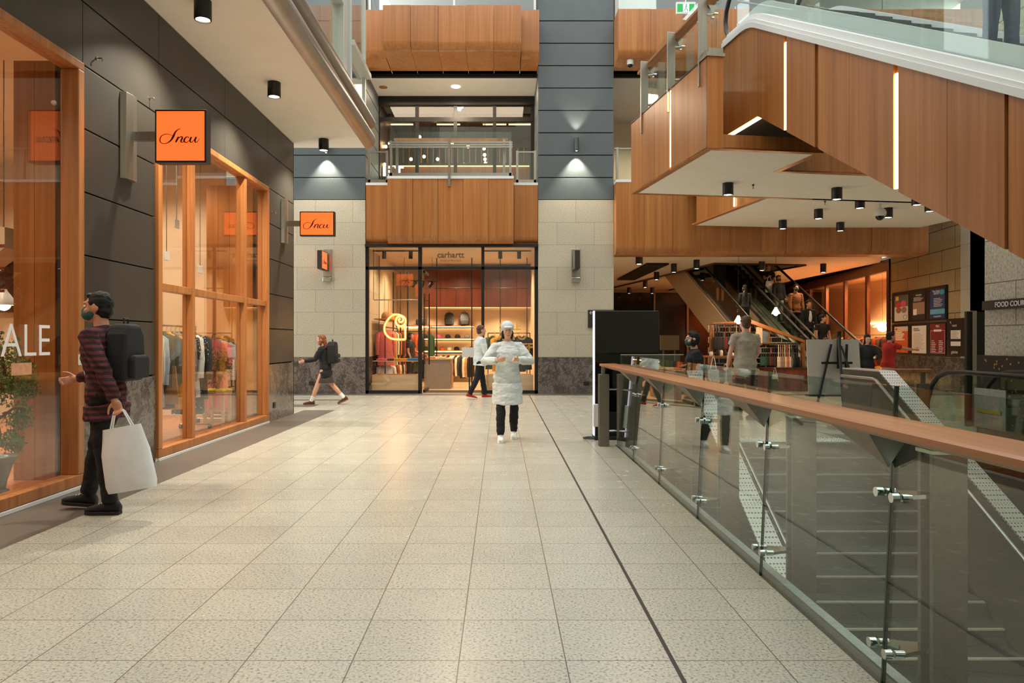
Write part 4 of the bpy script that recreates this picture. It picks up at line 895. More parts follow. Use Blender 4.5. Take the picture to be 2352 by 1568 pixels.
def rail_of(items, p0, p1, rz, where, group, jit=.12):
    """hang garments along a rail; each label names colour, kind and place on that rail"""
    n = len(items)
    for k, (kind, c) in enumerate(items):
        t = (k+.5)/n; p = Vector(p0).lerp(Vector(p1), t)
        kn = {'tee': 'tee shirt'}.get(kind, kind)
        garment(kind, p, rz+random.uniform(-jit, jit), c, f'{c.replace("_", " ")} {kn} on {where}, {ORD[k]} of the row', group, (1, random.uniform(.9, 1.1), random.uniform(.93, 1.05)))
def rack(name, label, p0, p1, floor_z=0, wheels=False, mt=None):
    """free standing pipe rack with its rail between p0 and p1"""
    mt = mt or m_blackm; p0, p1 = Vector(p0), Vector(p1); t = thing(name, label, 'clothes rack', (p0.x, p0.y, floor_z)); o = Vector((p0.x, p0.y, floor_z)); h = p0.z-floor_z
    d = p1-p0; nrm = Vector((-d.y, d.x, 0)).normalized()*.22
    MB().tube([(0, 0, h), tuple(d+Vector((0, 0, h)))], .014, 8).build('rail', mt, t)
    for q in (Vector(), d):
        MB().tube([q+Vector((0, 0, .06)), q+Vector((0, 0, h))], .013, 8).build('upright', mt, t)
        MB().tube([q+nrm+Vector((0, 0, .07)), q-nrm+Vector((0, 0, .07))], .013, 8).build('foot', mt, t)
        if wheels:
            for s in (-1, 1): w_ = q+nrm*s; MB().cyl(w_+Vector((-.02, 0, .035)), w_+Vector((.02, 0, .035)), .035, n=14).build('castor', m_rubber, t)
    return t
# ================================================================== STREETWEAR STORE (centre)
sx = lambda px, Y: (px-CX)*Y/F
# low oak display boxes in the windows
for k, (x0, x1, lb) in enumerate(((-3.42, -2.22, 'left'), (-.38, .88, 'right'))):
    t = thing('display_box', f'low pale oak display box in the {lb} half of the store window', 'display', ((x0+x1)/2, 19.95, .02)); hw = (x1-x0)/2
    MB().box(-hw, hw, -.33, -.3, 0, .47).box(-hw, hw, .3, .33, 0, .47).box(-hw, -hw+.03, -.3, .3, 0, .47).box(hw-.03, hw, -.3, .3, 0, .47).build('box', m_pale, t, bevel=.004)
    MB().box(-hw+.03, hw-.03, -.3, .3, .3, .33).build('inner_shelf', m_wood2, t)
sh = thing('window_shelf', 'thin pale shelf across the left store window carrying folded clothes', 'shelf', (-2.82, 20.0, .86))
MB().box(-.62, .62, -.16, .16, -.02, .0).build('board', m_pale, sh)
for x in (-.6, .6): MB().box(x-.012, x+.012, -.012, .012, -.84, -.02).build('leg', m_blackm, sh)
def folded(x, y, z, c, label, w_=.3, d_=.22, h_=.05):
    m = MB()
    for k in range(2): m.box(-w_/2+.008*k, w_/2-.006*k, -d_/2, d_/2, h_*.5*k, h_*.5*(k+1))
    o = m.build('folded_garment', CL[c], None, bevel=.012); o.location = (x, y, z); o.rotation_euler = (0, 0, random.uniform(-.15, .15)); return tag(o, label, 'clothing', 'folded clothes in the store window')
folded(-3.2, 20, .862, 'pink', 'pink folded garment on the window shelf'); folded(-2.98, 20.02, .862, 'black', 'black folded garment on the window shelf', .2); folded(-2.7, 20, .862, 'mustard', 'yellow folded garment on the window shelf', .36, .2, .06); folded(-2.36, 20, .862, 'blue', 'bright blue folded garment on the window shelf', .3, .22, .07)
folded(-.1, 19.95, .36, 'rose', 'pink folded garment in the right display box'); folded(.4, 19.95, .36, 'cream', 'cream folded garment in the right display box')
# neon emblem hanging on two cords from a rail
ne = thing('neon_sign', 'glowing orange neon swirl emblem hanging in the left store window', 'neon sign', (sx(908, 20.1), 20.1, 1.38+(784.5-752)*20.1/F))
k_ = 20.1/F
def npt(px, py): return ((px-908)*k_, 0, (752-py)*k_)
loop = [(928, 781), (928, 756), (930, 741), (921, 751), (911, 744), (909, 732), (915, 725), (922, 729), (921, 737)]
outer = cr([(932, 742), (930, 731), (918, 724), (903, 724), (890, 736), (883, 752), (886, 767), (897, 777), (912, 780), (930, 780)], 6)+[(931, 779), (931, 742)]
inner = cr([(931, 742), (925, 749), (915, 748), (909, 739), (912, 730), (920, 727), (926, 731), (925, 738), (919, 740), (916, 735), (920, 732)], 6)
for nm_, pth in (('outer_tube', outer), ('spiral_tube', inner)):
    cs_ = MB().tube([npt(*q) for q in pth], .034, 8, flat=1).build('casing_'+nm_.split('_')[0], m_neonc, ne, smooth=60)
    MB().tube([(npt(*q)[0], -.03, npt(*q)[2]) for q in pth], .013, 6).build(nm_, m_neon, ne, smooth=60)
for px in (892, 921): MB().cyl(npt(px, 724), npt(px, 690), .006, n=6).build('cord', m_wood2, ne)
point('neon_glow', (sx(908, 20.1), 19.95, 1.75), 6, (1, .5, .12), .2)
hr = thing('hanging_rail', 'thin steel rail across the left store window carrying the neon emblem', 'rail', (-3.46, 20.1, at(0, 689, 20.1).z)); MB().tube([(0, 0, 0), (1.32, 0, 0)], .014, 8).build('rail', m_steel, hr)
for x in (0, 1.32): MB().cyl((x, 0, 0), (x, 0, 3.93-at(0, 689, 20.1).z), .008, n=6).build('drop_rod', m_blackm, hr)
# racks and garments
rack('clothes_rack', 'black pipe rack along the left wall of the store, upper rail', (-3.2, 20.45, 1.78), (-3.2, 22.9, 1.78), .02)
rail_of([('coat', c) for c in ('rose', 'mustard', 'grey', 'cream', 'black', 'olive', 'orange', 'black', 'charcoal', 'wine', 'red')], (-3.2, 20.5, 1.775), (-3.2, 22.85, 1.775), .35, 'the upper left store rack', 'jackets on the upper left store rack')
rack('clothes_rack', 'black pipe rack along the left wall of the store, lower rail', (-3.2, 20.5, .84), (-3.2, 22.95, .84), .02)
rail_of([('tee', c) for c in ('white', 'charcoal', 'red', 'green', 'mustard', 'white', 'olive', 'navy', 'cream', 'brown')], (-3.2, 20.6, .835), (-3.2, 22.9, .835), .35, 'the lower left store rack', 'tops on the lower left store rack')
rack('clothes_rack', 'black pipe rack at the back left of the store, upper rail', (-3.4, 24.9, 1.72), (-2.45, 24.9, 1.72), .02)
rail_of([('shirt', c) for c in ('olive', 'green', 'olive', 'teal', 'charcoal', 'red', 'orange', 'wine', 'black')], (-3.4, 24.9, 1.715), (-2.5, 24.9, 1.715), 1.35, 'the upper back rack of the store', 'shirts on the upper back store rack')
rack('clothes_rack', 'black pipe rack at the back left of the store, lower rail', (-3.4, 25.1, .84), (-2.45, 25.1, .84), .02)
rail_of([('tee', c) for c in ('wine', 'red', 'orange', 'black', 'red', 'green', 'brown', 'navy')], (-3.4, 25.1, .835), (-2.5, 25.1, .835), 1.35, 'the lower back rack of the store', 'tops on the lower back store rack')
rack('clothes_rack', 'black pipe rack under the cap shelves of the store', (-2.3, 25.0, .98), (-.95, 25.0, .98), .02)
rail_of([('shirt', c) for c in ('cream', 'black', 'orange', 'cream', 'black', 'tan', 'black', 'cream', 'white', 'black', 'cream', 'charcoal', 'black', 'cream', 'tan', 'black')], (-2.3, 25.0, .975), (-.95, 25.0, .975), 1.3, 'the rack under the cap shelves', 'shirts under the cap shelves', .05)
rack('clothes_rack', 'black pipe rack behind the right store window', (-.35, 21.0, 1.62), (.85, 21.0, 1.62), .02)
rail_of([('coat', c) for c in ('green', 'mustard', 'black', 'olive', 'black', 'black')], (-.3, 21.0, 1.615), (.8, 21.0, 1.615), .5, 'the right window rack', 'jackets on the right window rack')
garment('coat', (-2.37, 24.6, 1.72), 1.0, 'green', 'green jacket hanging at the left end of the cap shelves', 'single hung jackets')
bf = thing('pipe_frame', 'tall black pipe frame standing in the store doorway hall', 'frame', (-1.9, 22.0, .02))
for x in (0, 1.05): MB().tube([(x, 0, 0), (x, 0, 3.86)], .018, 8).build('upright', m_blackm, bf)
MB().tube([(-.05, 0, 2.95), (2.75, 0, 2.95)], .014, 8).build('crossbar', m_blackm, bf); MB().tube([(1.9, 0, 0), (1.9, 0, 3.86)], .014, 8).build('upright', m_blackm, bf); MB().tube([(2.7, 0, 0), (2.7, 0, 3.86)], .014, 8).build('upright', m_blackm, bf)
pf = thing('pipe_frame', 'group of three tall black pipes at the left of the store', 'frame', (-3.3, 22.7, .02))
for x in (0, .22, .44): MB().tube([(x, .1*x, 0), (x, .1*x, 3.5)], .02, 8).build('upright', m_blackm, pf)
# shelves with backpacks and caps
for k, (z, lb) in enumerate(((1.93, 'top'), (1.5, 'middle'), (1.08, 'bottom'))):
    t = thing('display_shelf', f'lit {lb} shelf of the store back wall', 'shelf', (-1.65, 25.35, z)); MB().box(-.75, .72, -.2, .25, -.03, 0).build('board', m_wood2, t); MB().box(-.75, .75, -.2, -.18, -.1, -.07).build('rail', m_blackm, t)
    MB().box(-.7, .7, .2, .22, -.05, -.035).build('light_strip', m_led, t)
def cap(x, y, z, c, label, up=False):
    m = MB(); n = 14
    m.lathe([(.095, 0), (.1, .03), (.09, .08), (.055, .115), (.01, .125)], n=n)
    o = m.build('cap', CL[c], None, smooth=60); MB().prism([(.075*math.cos(a), -.085-.07*math.sin(a)) for a in (math.pi*k/8 for k in range(9))], .0, .012, 'xy').build('brim', CL[c], o)
    o.location = (x, y, z); return tag(o, label, 'cap', 'caps on the store shelves')
for k, c in enumerate(('pink', 'black', 'black', 'grey')): cap(-2.13+.33*k, 25.3, 1.502, c, f'{"pink" if c == "pink" else c} cap on the middle store shelf, {ORD[k]} from the left')
for k, c in enumerate(('black', 'orange', 'cream', 'black', 'white', 'teal')): cap(-2.25+.25*k, 25.3, 1.082, c, f'{c} cap on the bottom store shelf, {ORD[k]} from the left')
def backpack(loc, rz, c, label, s=1.0):
    t = thing('backpack', label, 'backpack', loc, rz)
    MB().prism([(-.15, 0), (.15, 0), (.165, .2), (.15, .36), (.09, .44), (-.09, .44), (-.15, .36), (-.165, .2)], -.08, .08, 'xz').build('bag', CL[c], t, bevel=.035, segs=3)
    MB().prism([(-.125, .02), (.125, .02), (.13, .16), (.11, .2), (-.11, .2), (-.13, .16)], -.13, -.07, 'xz').build('front_pocket', CL[c], t, bevel=.02)
    MB().tube([(-.03, 0, .43), (-.03, 0, .48), (.03, 0, .48), (.03, 0, .43)], .008, 6).build('handle', m_rubber, t)
    for q in (-.09, .09): MB().tube([(q, .07, .4), (q*1.1, .13, .3), (q*1.2, .11, .12), (q*1.2, .07, .03)], .02, 6, flat=.4).build('strap', m_rubber, t)
    t.scale = (s, s, s); return t
backpack((-1.75, 25.25, 1.932), 0, 'charcoal', 'dark backpack on the top store shelf, left of the two'); backpack((-1.23, 25.25, 1.932), .2, 'charcoal', 'dark backpack on the top store shelf, right of the two')
o = MB().box(-.28, .12, -.1, .1, 0, .2).build('holdall', CL['black'], None, bevel=.05); o.location = (-2.62, 25.3, 1.95); tag(o, 'black holdall on the shelf left of the backpacks', 'bag'); MB().tube([(-.2, -.1, .12), (-.15, -.13, .26), (0, -.13, .26), (.05, -.1, .12)], .01, 6).build('handle', m_rubber, o)
t = thing('display_shelf', 'shelf with a holdall at the back left of the store', 'shelf', (-2.95, 25.35, 1.93)); MB().box(-.6, .53, -.2, .25, -.03, .0).build('board', m_wood2, t); MB().box(-.6, .5, .2, .22, -.05, -.035).build('light_strip', m_led, t)
hs_ = thing('display_shelf', 'shelf with helmets and hats above the left store rack', 'shelf', (-3.3, 21.6, 2.02)); MB().box(-.2, .25, -1.2, 1.3, -.03, 0).build('board', m_wood2, hs_)
for k, c in enumerate(('tan', 'mustard', 'orange', 'black')): cap(-3.2, 20.7+.55*k, 2.022, c, f'{c} hat on the shelf above the left store rack, {ORD[k]} from the window').scale = (1.5, 1.5, 1.6)
tb = thing('display_table', 'grey display counter with folded stacks inside the store doorway', 'table', (-1.62, 21.5, .02))
MB().box(-.5, .2, -.35, .65, 0, .84).build('body', M('grey_lacquer', srgb(150, 140, 128), .5), tb, bevel=.006); MB().box(-.52, .22, -.37, .67, .84, .87).build('top', m_pale, tb)
for z in (.1, .42): MB().box(.2, .215, -.3, .6, z, z+.29).build('drawer', m_wood2, tb)
for k in range(4): folded(-2.0+.3*(k % 2), 21.35+.4*(k//2), .892, ('orange', 'cream', 'white', 'tan')[k], f'{("orange", "cream", "white", "tan")[k]} folded garment on the grey store counter', .24, .3, .04)
def track_light(base, drops, label, rz=0, tilt=.5, ln=1.2, mt=None):
    t = thing('track_light', label, 'track light', base, rz)
    MB().box(-ln/2, ln/2, -.02, .02, -.03, 0).build('track', m_blackm, t)
    for x in drops:
        Mx = rotm(0, tilt, 0, (x, 0, -.1)); m = MB(); m.add(*[(q.v, q.f) for q in [MB().lathe([(.05, -.13), (.055, -.12), (.055, .07), (.04, .08)], n=14)]][0], Mx)
        h = m.build('head', m_blackm, t, smooth=40); MB().add(*(lambda q: (q.v, q.f))(MB().lathe([(.045, -.128), (.002, -.13)], n=12)), Mx).build('lens', m_lens, h); MB().cyl((x, 0, -.03), (x, 0, -.09), .012, n=6).build('stem', m_blackm, t)
    return t
track_light((-2.85, 20.3, 3.89), (-.35, .38), 'black track with two spotlights at the top of the left store window', tilt=0, ln=1.35)
track_light((.2, 20.3, 3.89), (-.2, .32), 'black track with two spotlights at the top of the right store window', tilt=0, ln=1.3)
track_light((-2.45, 22.2, 3.22), (-.4, -.15, .15, .4), 'hanging black track with four tilted spotlights in the store', rz=.5, tilt=.7, ln=1.1)
for x in (-2.9, -2.05): tag(MB().cyl((x, 22.2, 3.2), (x, 22.2, 3.93), .006, n=6).build('suspension_cable', m_blackm), f'thin cable holding the tilted spotlight track, {"left" if x < -2.5 else "right"}', 'cable')
st_ = thing('store_decal', 'outlined sale lettering on the right store window', 'decal', (.28, 19.46, 0))
k_ = 19.46/F
MB().text('SALE', .27, FACE((-.02, 0, at(0, 758, 19.46).z)), .002, bold=.01).build('lettering', M('gold_vinyl', srgb(232, 178, 84), .5), st_)
def outline_text(s_, size, x, z, mt, parent):
    cu = bpy.data.curves.new('t', 'FONT'); cu.body = s_; cu.size = size; cu.fill_mode = 'NONE'; cu.bevel_depth = .006; cu.align_x = 'CENTER'; cu.bevel_resolution = 1
    o = bpy.data.objects.new('t', cu); me = evaluated(o)
    m = MB(); m.add([tuple(v.co) for v in me.vertices], [tuple(p.vertices) for p in me.polygons], FACE((x, 0, z))); bpy.data.objects.remove(o); m.build('lettering', mt, parent)
outline_text('UP TO', .3, -.02, at(0, 780, 19.46).z, MATS['gold_vinyl'], st_); outline_text('40% OFF', .3, .02, at(0, 807, 19.46).z, MATS['gold_vinyl'], st_)
sn = thing('fascia_sign', 'dark store name lettering above the glass doorway', 'sign', (sx(1035, 19.43), 19.42, at(0, 592, 19.43).z))
MB().text('carhartt', .22, FACE((0, 0, 0)), .03, bold=.004).build('lettering', M('grey_letter_metal', srgb(110, 96, 84), .4, .4), sn)
MB().text('WORK IN PROGRESS', .06, FACE((0, 0, -.1)), .02).build('subtitle', MATS['grey_letter_metal'], sn)
qs = thing('queue_post', 'black post on a round base in the store doorway', 'post', (sx(1078, 19.95), 19.95, .02)); MB().lathe([(.16, 0), (.16, .015), (.03, .03)], n=24).build('base', m_blackm, qs); MB().cyl((0, 0, .02), (0, 0, .95), .018, n=10).build('pole', m_blackm, qs); MB().box(-.2, .2, -.01, .01, .93, 1.2).build('sign_plate', m_offw, qs)
mat_ = tag(MB().box(-2.0, -.5, 19.56, 20.4, .02, .03).build('door_mat', M('coir_mat', srgb(70, 60, 50), .9, bump=.5)), 'dark mat inside the store doorway', 'mat')
# ================================================================== SHOP BEHIND THE LEFT WALL
al = thing('window_decal', 'large white sale lettering on the near shop window', 'decal', (WX-.05, 5.75, 1.255))
MB().text('SALE', .4, FACE((0, .8, 0), math.pi/2), .004, 'RIGHT', -.004).build('lettering', m_letter, al)
tag(MB().box(0, .003, -.13, .13, -.1, .0).build('paper_note', M('note_paper', srgb(206, 150, 110), .8), None, loc=(WX-.052, 6.15, 1.2)), 'small square paper note on the near window below the sale letters', 'note')
tag(MB().box(0, .003, -.05, .06, -.1, .0).build('paper_note', M('note_white', srgb(214, 206, 190), .8), None, loc=(WX+.031, 6.88, 1.26)), 'small white paper note on the timber frame of the near window', 'note')
def leafy(nm, label, cat, loc, trunk, blobs, leafc, n, ls, pot=None, seed=1):
    random.seed(seed); t = thing(nm, label, cat, loc)
    if pot: MB().lathe(pot, n=24).build('pot', M('grey_glazed_pot', srgb(120, 130, 128), .3, var=.2, scale=12), t, smooth=50)
    m = MB()
    for p, r in trunk: m.tube(p, r, 7)
    m.build('trunk', M('bark', srgb(84, 60, 40), .9, bump=.5, bscale=80), t, smooth=60)
    m = MB()
    for k in range(n):
        c, r = random.choice(blobs); d = Vector((random.gauss(0, 1), random.gauss(0, 1), random.gauss(0, 1))).normalized()*r*random.random()**.4
        p = Vector(c)+d; e = Euler((random.uniform(0, 6), random.uniform(0, 6), random.uniform(0, 6))).to_matrix(); s_ = ls*random.uniform(.6, 1.2)
        m.add([p, p+e @ Vector((s_*.5, .35*s_, .1*s_)), p+e @ Vector((s_, 0, 0)), p+e @ Vector((s_*.5, -.35*s_, .1*s_))], [(0, 1, 2, 3)])
    o = m.build('foliage', leafc, t, fix=False); o['kind'] = 'stuff'; return t
lf = M('small_leaf', srgb(72, 110, 44), .5, var=.5, scale=9); lf2 = M('dry_leaf', srgb(120, 96, 44), .6, var=.4, scale=9)
leafy('potted_tree', 'green small leaved potted tree behind the sale lettering', 'plant', (-4.42, 6.42, .06), [([(0, 0, .3), (.02, .03, .5), (-.02, .02, .75), (.03, .1, 1.0), (.02, .06, 1.3)], [.03, .026, .022, .018, .01]), ([(0, .02, .62), (.04, .2, .72), (.02, .38, .7)], .012), ([(.0, .06, .85), (.03, .25, 1.0), (.0, .4, .98)], .012)],
      [((0, .05, 1.22), .2), ((.02, .12, 1.08), .22), ((.02, .3, 1.0), .16), ((.0, .42, .88), .13), ((.02, .3, .62), .14), ((.02, .22, .42), .1), ((0, .1, .9), .16)], lf, 2600, .035,
      [(.11, 0), (.12, .015), (.09, .03), (.1, .1), (.15, .26), (.185, .3), (.19, .32), (.15, .31), (.13, .28)], 4)
def pendant(loc, drop, label, r=.1, power=3, mt=None):
    t = thing('pendant_lamp', label, 'pendant light', (loc[0], loc[1], loc[2])); MB().cyl((0, 0, .1), (0, 0, drop), .005, n=6).build('cord', m_black, t)
    MB().lathe([(.03, .12), (.035, .1), (r*.55, .05), (r, -.04), (r*1.02, -.06)], n=20).build('shade', mt or m_offw, t, smooth=50); MB().ball((0, 0, -.05), r*.55).build('bulb', m_bulb, t, smooth=60)
    if power: point('pendant_glow', (loc[0], loc[1], loc[2]-.16), power, (1, .6, .3), .05)
    return t
pendant((-5.6, 8.3, 1.85), 2.7, 'small lit pendant lamp seen through the near window', .13)
sv = thing('feature_wall', 'pale slanted stair soffit panel inside the near shop window', 'panel', (-5.3, 7.2, 0))
MB().prism([(-.9, 1.2), (.45, 2.3), (.45, 2.5), (-.9, 2.5)], 0, .3, 'xz').build('slanted_panel', m_cream, sv)
for k in range(3): MB().box(-.9, .45, -.006, 0, 2.3-.22*k, 2.33-.22*k).build('batten', m_wood3, sv)
# far window: rack of shirts, plant stool, hanging ornaments
rk = rack('clothes_rack', 'steel wheeled clothes rack in the far shop window', (-4.62, 9.15, 1.6), (-4.62, 11.15, 1.6), .06, True, m_steel)
rail_of([('shirt', 'pale_stripe'), ('shirt', 'pale_stripe'), ('coat', 'pale_blue'), ('shirt', 'dark_check'), ('coat', 'dark_check'), ('shirt', 'olive'), ('coat', 'mustard'), ('coat', 'grey_floral'), ('coat', 'grey_floral'), ('dress', 'black_floral'), ('coat', 'white'), ('dress', 'black_floral'), ('coat', 'charcoal')], (-4.62, 9.25, 1.595), (-4.62, 11.1, 1.595), .0, 'the rack in the far left window', 'shirts on the rack in the far shop window', .1)
tr = tag(MB().prism([(-.1, 0), (.1, 0), (.06, .5), (-.03, .52)], -.012, .012, 'xz').build('scarf', CL['tan'], None, loc=(-4.36, 9.75, .55)), 'pale scarf hanging below the shirts in the far window', 'scarf')
rb = rack('clothes_rack', 'steel wheeled clothes rack with one rail at the end of the far window', (-4.7, 11.98, 1.5), (-4.7, 12.5, 1.5), .06, True, m_steel)
rail_of([('dress', 'rose'), ('shirt', 'navy_stripe'), ('coat', 'charcoal')], (-4.7, 12.0, 1.495), (-4.7, 12.48, 1.495), .1, 'the end rack in the far window', 'clothes at the end of the far window')
so = thing('stool', 'pale timber stool with a mossy yellow top in the far window', 'stool', (-4.42, 11.5, .06))
MB().box(-.17, .17, -.17, .17, .5, .54).build('seat', m_pale, so, bevel=.006)
for x in (-.14, .14):
    for y in (-.14, .14): MB().box(x-.02, x+.02, y-.02, y+.02, 0, .5).build('leg', m_pale, so)
for y in (-.14, .14): MB().box(-.12, .12, y-.012, y+.012, .24, .28).build('stretcher', m_pale, so)
ml = MB(); random.seed(5)
for k in range(26): ml.ball((random.uniform(-.15, .15), random.uniform(-.15, .15), .0), .05, .05, .03, 8, 5)
tag(ml.build('moss_pad', M('yellow_moss', srgb(224, 206, 40), .9, bump=1, bscale=60), None, loc=(-4.42, 11.5, .615)), 'bright yellow moss pad on the pale stool', 'moss')
leafy('potted_tree', 'brown leaved dwarf tree standing on the yellow moss pad', 'plant', (-4.42, 11.5, .64), [([(0, 0, 0), (.02, .03, .15), (-.02, .04, .3), (.0, .02, .5)], [.03, .024, .018, .01]), ([(0, .02, .14), (.03, .2, .24), (0, .3, .3)], .01), ([(0, 0, .1), (.0, -.22, .12), (0, -.34, .1)], .01)],
      [((0, .02, .5), .17), ((0, .12, .4), .18), ((.0, -.2, .22), .18), ((0, .25, .3), .14), ((0, -.1, .38), .18)], lf2, 1500, .03, None, 9)
for k, (px, pyb, Y) in enumerate(((378, 570, 9.3), (386, 578, 9.6), (394, 578, 9.9), (404, 585, 9.5), (462, 505, 10.3), (490, 605, 10.8), (512, 610, 11.2))):
    z = at(0, pyb, Y).z; x = -4.45-.02*k; t = thing('hanging_ornament', f'thin cord with a small plaque hanging in the far left window, {ORD[k]} one', 'ornament', (x, Y, z)); MB().cyl((0, 0, .0), (0, 0, 4.55-z), .006, n=6).build('cord', m_steel, t); MB().box(-.012, .012, -.07, .07, -.12, .0).build('plaque', m_offw, t, bevel=.004)
for k, (x, y) in enumerate(((-6.2, 12.0), (-7, 12.3), (-5.9, 12.7), (-6.8, 11.6), (-6.4, 10.8))): downlight((x, y, 4.55), f'black downlight on the shop ceiling behind the far left window, {ORD[k]} one', r=.07, h=.14, group='shop ceiling downlights')
# ================================================================== ESCALATORS IN THE ARCADE
def rise(u): return max(.35, 3.96-.58*(16.1-u))
def rear_esc(v0, label, w_=1.5):
    t = thing('escalator', label, 'escalator', (OX, OY, 0), TH)
    us_ = [9.9, 16.6, 19.5]
    for v in (v0, v0+w_-.06): MB().prism([(u, rise(u)) for u in [9.2, 9.9, 19.5]]+[(19.5, 3.96-.58*(16.1-19.5)-1.2), (11.2, 0), (9.2, 0)], v, v+.06, 'yz').build('side_panel', m_ivory, t)
    for v in (v0+.02, v0+w_-.2): 
        MB().prism([(u, rise(u)+.01) for u in [9.2, 9.9, 19.5]]+[(u, rise(u)+.08) for u in (19.5, 9.9, 9.2)], v, v+.18, 'yz').build('deck', m_bronze, t)
        MB().prism([(u, rise(u)+.08) for u in [9.2, 9.9, 19.5]]+[(u, rise(u)+.85) for u in (19.5, 9.9, 9.0)], v+.08, v+.092, 'yz').build('glass_panel', m_bal, t)
        MB().tube([(v+.086, 8.95, .5), (v+.086, 8.8, .8), (v+.086, 8.95, 1.12), (v+.086, 9.4, 1.24), (v+.086, 9.95, rise(9.9)+.9), (v+.086, 19.5, rise(19.5)+.9)], .04, 8).build('handrail', m_rubber, t, smooth=60)
    m = MB()
    for k in range(26): u = 10.9+.34*k; z = max(.02, 3.96-.58*(16.1-u)-.5); m.box(v0+.24, v0+w_-.24, u-.34, u, z-.3, z)
    m.box(v0+.24, v0+w_-.24, 9.2, 10.6, -.0, .02); m.build('step', MATS['ribbed_step_dark'], t)
    return t
rear_esc(6.48, 'left arcade escalator with a pale side behind the bag stall'); rear_esc(8.05, 'right arcade escalator descending beside the boutique')
# ================================================================== BAG STALL UNDER A TIMBER FRAME
SY = 20.9
def sp(px, py, Y=SY): return at(px, py, Y)
bs = thing('market_stall', 'orange timber house shaped frame with white tiled back wall', 'frame', (sp(1780, 0).x, SY, 0))
ox = bs.location.x
X_ = lambda px: sp(px, 0).x-ox
Z_ = lambda py: sp(0, py).z
def beam(a, b, w_=.09): return MB().prism([(a[0]-w_/2, a[1]), (a[0]+w_/2, a[1]), (b[0]+w_/2, b[1]), (b[0]-w_/2, b[1])], -.06, .06, 'xz')
beam((X_(1844), 0), (X_(1844), Z_(788))).build('post', m_wood2, bs, bevel=.005); beam((X_(1719), 0), (X_(1719), Z_(742))).build('post', m_wood2, bs, bevel=.005); beam((X_(1634), 0), (X_(1634), Z_(748))).build('post', m_wood2, bs, bevel=.005)
MB().prism([(X_(1719), Z_(742)), (X_(1848), Z_(788)), (X_(1848), Z_(782)), (X_(1726), Z_(735)), (X_(1634), Z_(742)), (X_(1634), Z_(748))], -.06, .06, 'xz').build('roof_beam', m_wood2, bs, bevel=.005)
MB().prism([(X_(1634), .05), (X_(1842), .05), (X_(1842), Z_(790)), (X_(1719), Z_(745)), (X_(1634), Z_(748))], .3, .36, 'xz').build('tiled_back', tiles('black_subway_tiles', srgb(20, 22, 22), srgb(30, 32, 32), srgb(12, 13, 13), srgb(190, 176, 150), .3, .15, .5, .012, ('x', 'z'), (0, 0), rough=.15), bs)
MB().box(X_(1770), X_(1838), .1, .3, Z_(793), Z_(793)+.02).build('tile_shelf', m_steel, bs)
ct_ = thing('stall_counter', 'brown timber counter at the right side of the bag stall', 'counter', (sp(1800, 0).x, SY-.25, 0)); MB().box(-.75, .5, -.22, .22, 0, .62).build('cabinet', m_wood3, ct_, bevel=.006); MB().box(-.78, .53, -.25, .25, .62, .66).build('top', m_dkwood, ct_)
tb2 = thing('stall_table', 'timber table with jars and pouches at the left of the bag stall', 'table', (sp(1640, 0).x, 20.2, 0)); MB().box(-.62, .4, -.3, .3, .95, .99).build('top', m_wood2, tb2)
for x in (-.55, .33): MB().box(x-.03, x+.03, -.25, -.2, 0, .95).build('leg', m_wood2, tb2); MB().box(x-.03, x+.03, .2, .25, 0, .95).build('leg', m_wood2, tb2)
MB().box(-.6, .38, -.25, .25, .35, .38).build('lower_shelf', m_wood2, tb2)
for k, (x, c, h) in enumerate(((-.3, 'white', .12), (-.12, 'black', .16), (-.02, 'cream', .16), (.08, 'black', .16), (.28, 'white', .09))):
    o = MB().lathe([(.045, 0), (.05, .01), (.05, h-.03), (.03, h-.01), (.03, h)], n=12).build('jar', CL[c], None, smooth=50); o.location = (tb2.location.x+x, 20.15, .99); tag(o, f'{c} jar on the stall table, {ORD[k]} from the left', 'jar'); MB().lathe([(.034, h), (.034, h+.02)], n=12).build('lid', m_lead, o)
bagp = None
def tote(loc, c, label, group, s=1.0, rz=0, long=.55):
    global bagp
    if bagp is None:
        bagp = MB().prism([(-.17, -.36), (.17, -.36), (.13, 0), (-.13, 0)], -.05, .05, 'xz').build('tote_bag', CL[c], None, bevel=.02)
        MB().tube([(-.09, 0, -.02), (-.03, 0, .3), (0, 0, .36), (.03, 0, .3), (.09, 0, -.02)], .011, 6).build('strap', CL[c], bagp); tag(bagp, label, 'bag', group); o = bagp; o.location = loc
    else: o = dup(bagp, loc, rz, label, group)
    recolour(o, CL[c]); recolour(o.children[0], CL[c]); o.rotation_euler = (0, 0, rz); o.scale = (s, s, s); return o
br1 = thing('hanging_rail', 'dark rail of bags at the upper left of the stall', 'rail', (sp(1636, 745, 20.6).x, 20.6, sp(0, 745, 20.6).z)); MB().tube([(0, 0, 0), (.95, 0, 0)], .014, 8).build('rail', m_lead, br1)
for x in (.03, .92): MB().cyl((x, 0, 0), (x, .3, 0), .01, n=6).build('bracket', m_lead, br1)
for k, c in enumerate(('black', 'black', 'navy', 'black', 'wine', 'black', 'brown', 'black', 'tan', 'black', 'red', 'rose')): tote((br1.location.x+.06+.077*k, 20.6, br1.location.z-.36), c, f'{c} bag on the upper left stall rail, {ORD[k]} from the left', 'bags on the upper stall rail', .95, 1.25)
br2 = thing('hanging_rail', 'dark rail of bags at the right of the stall', 'rail', (sp(1744, 790, 20.7).x, 20.7, sp(0, 790, 20.7).z)); MB().tube([(0, 0, 0), (1.12, 0, 0)], .014, 8).build('rail', m_lead, br2)
for x in (.05, 1.08): MB().cyl((x, 0, 0), (x, .3, 0), .01, n=6).build('bracket', m_lead, br2)
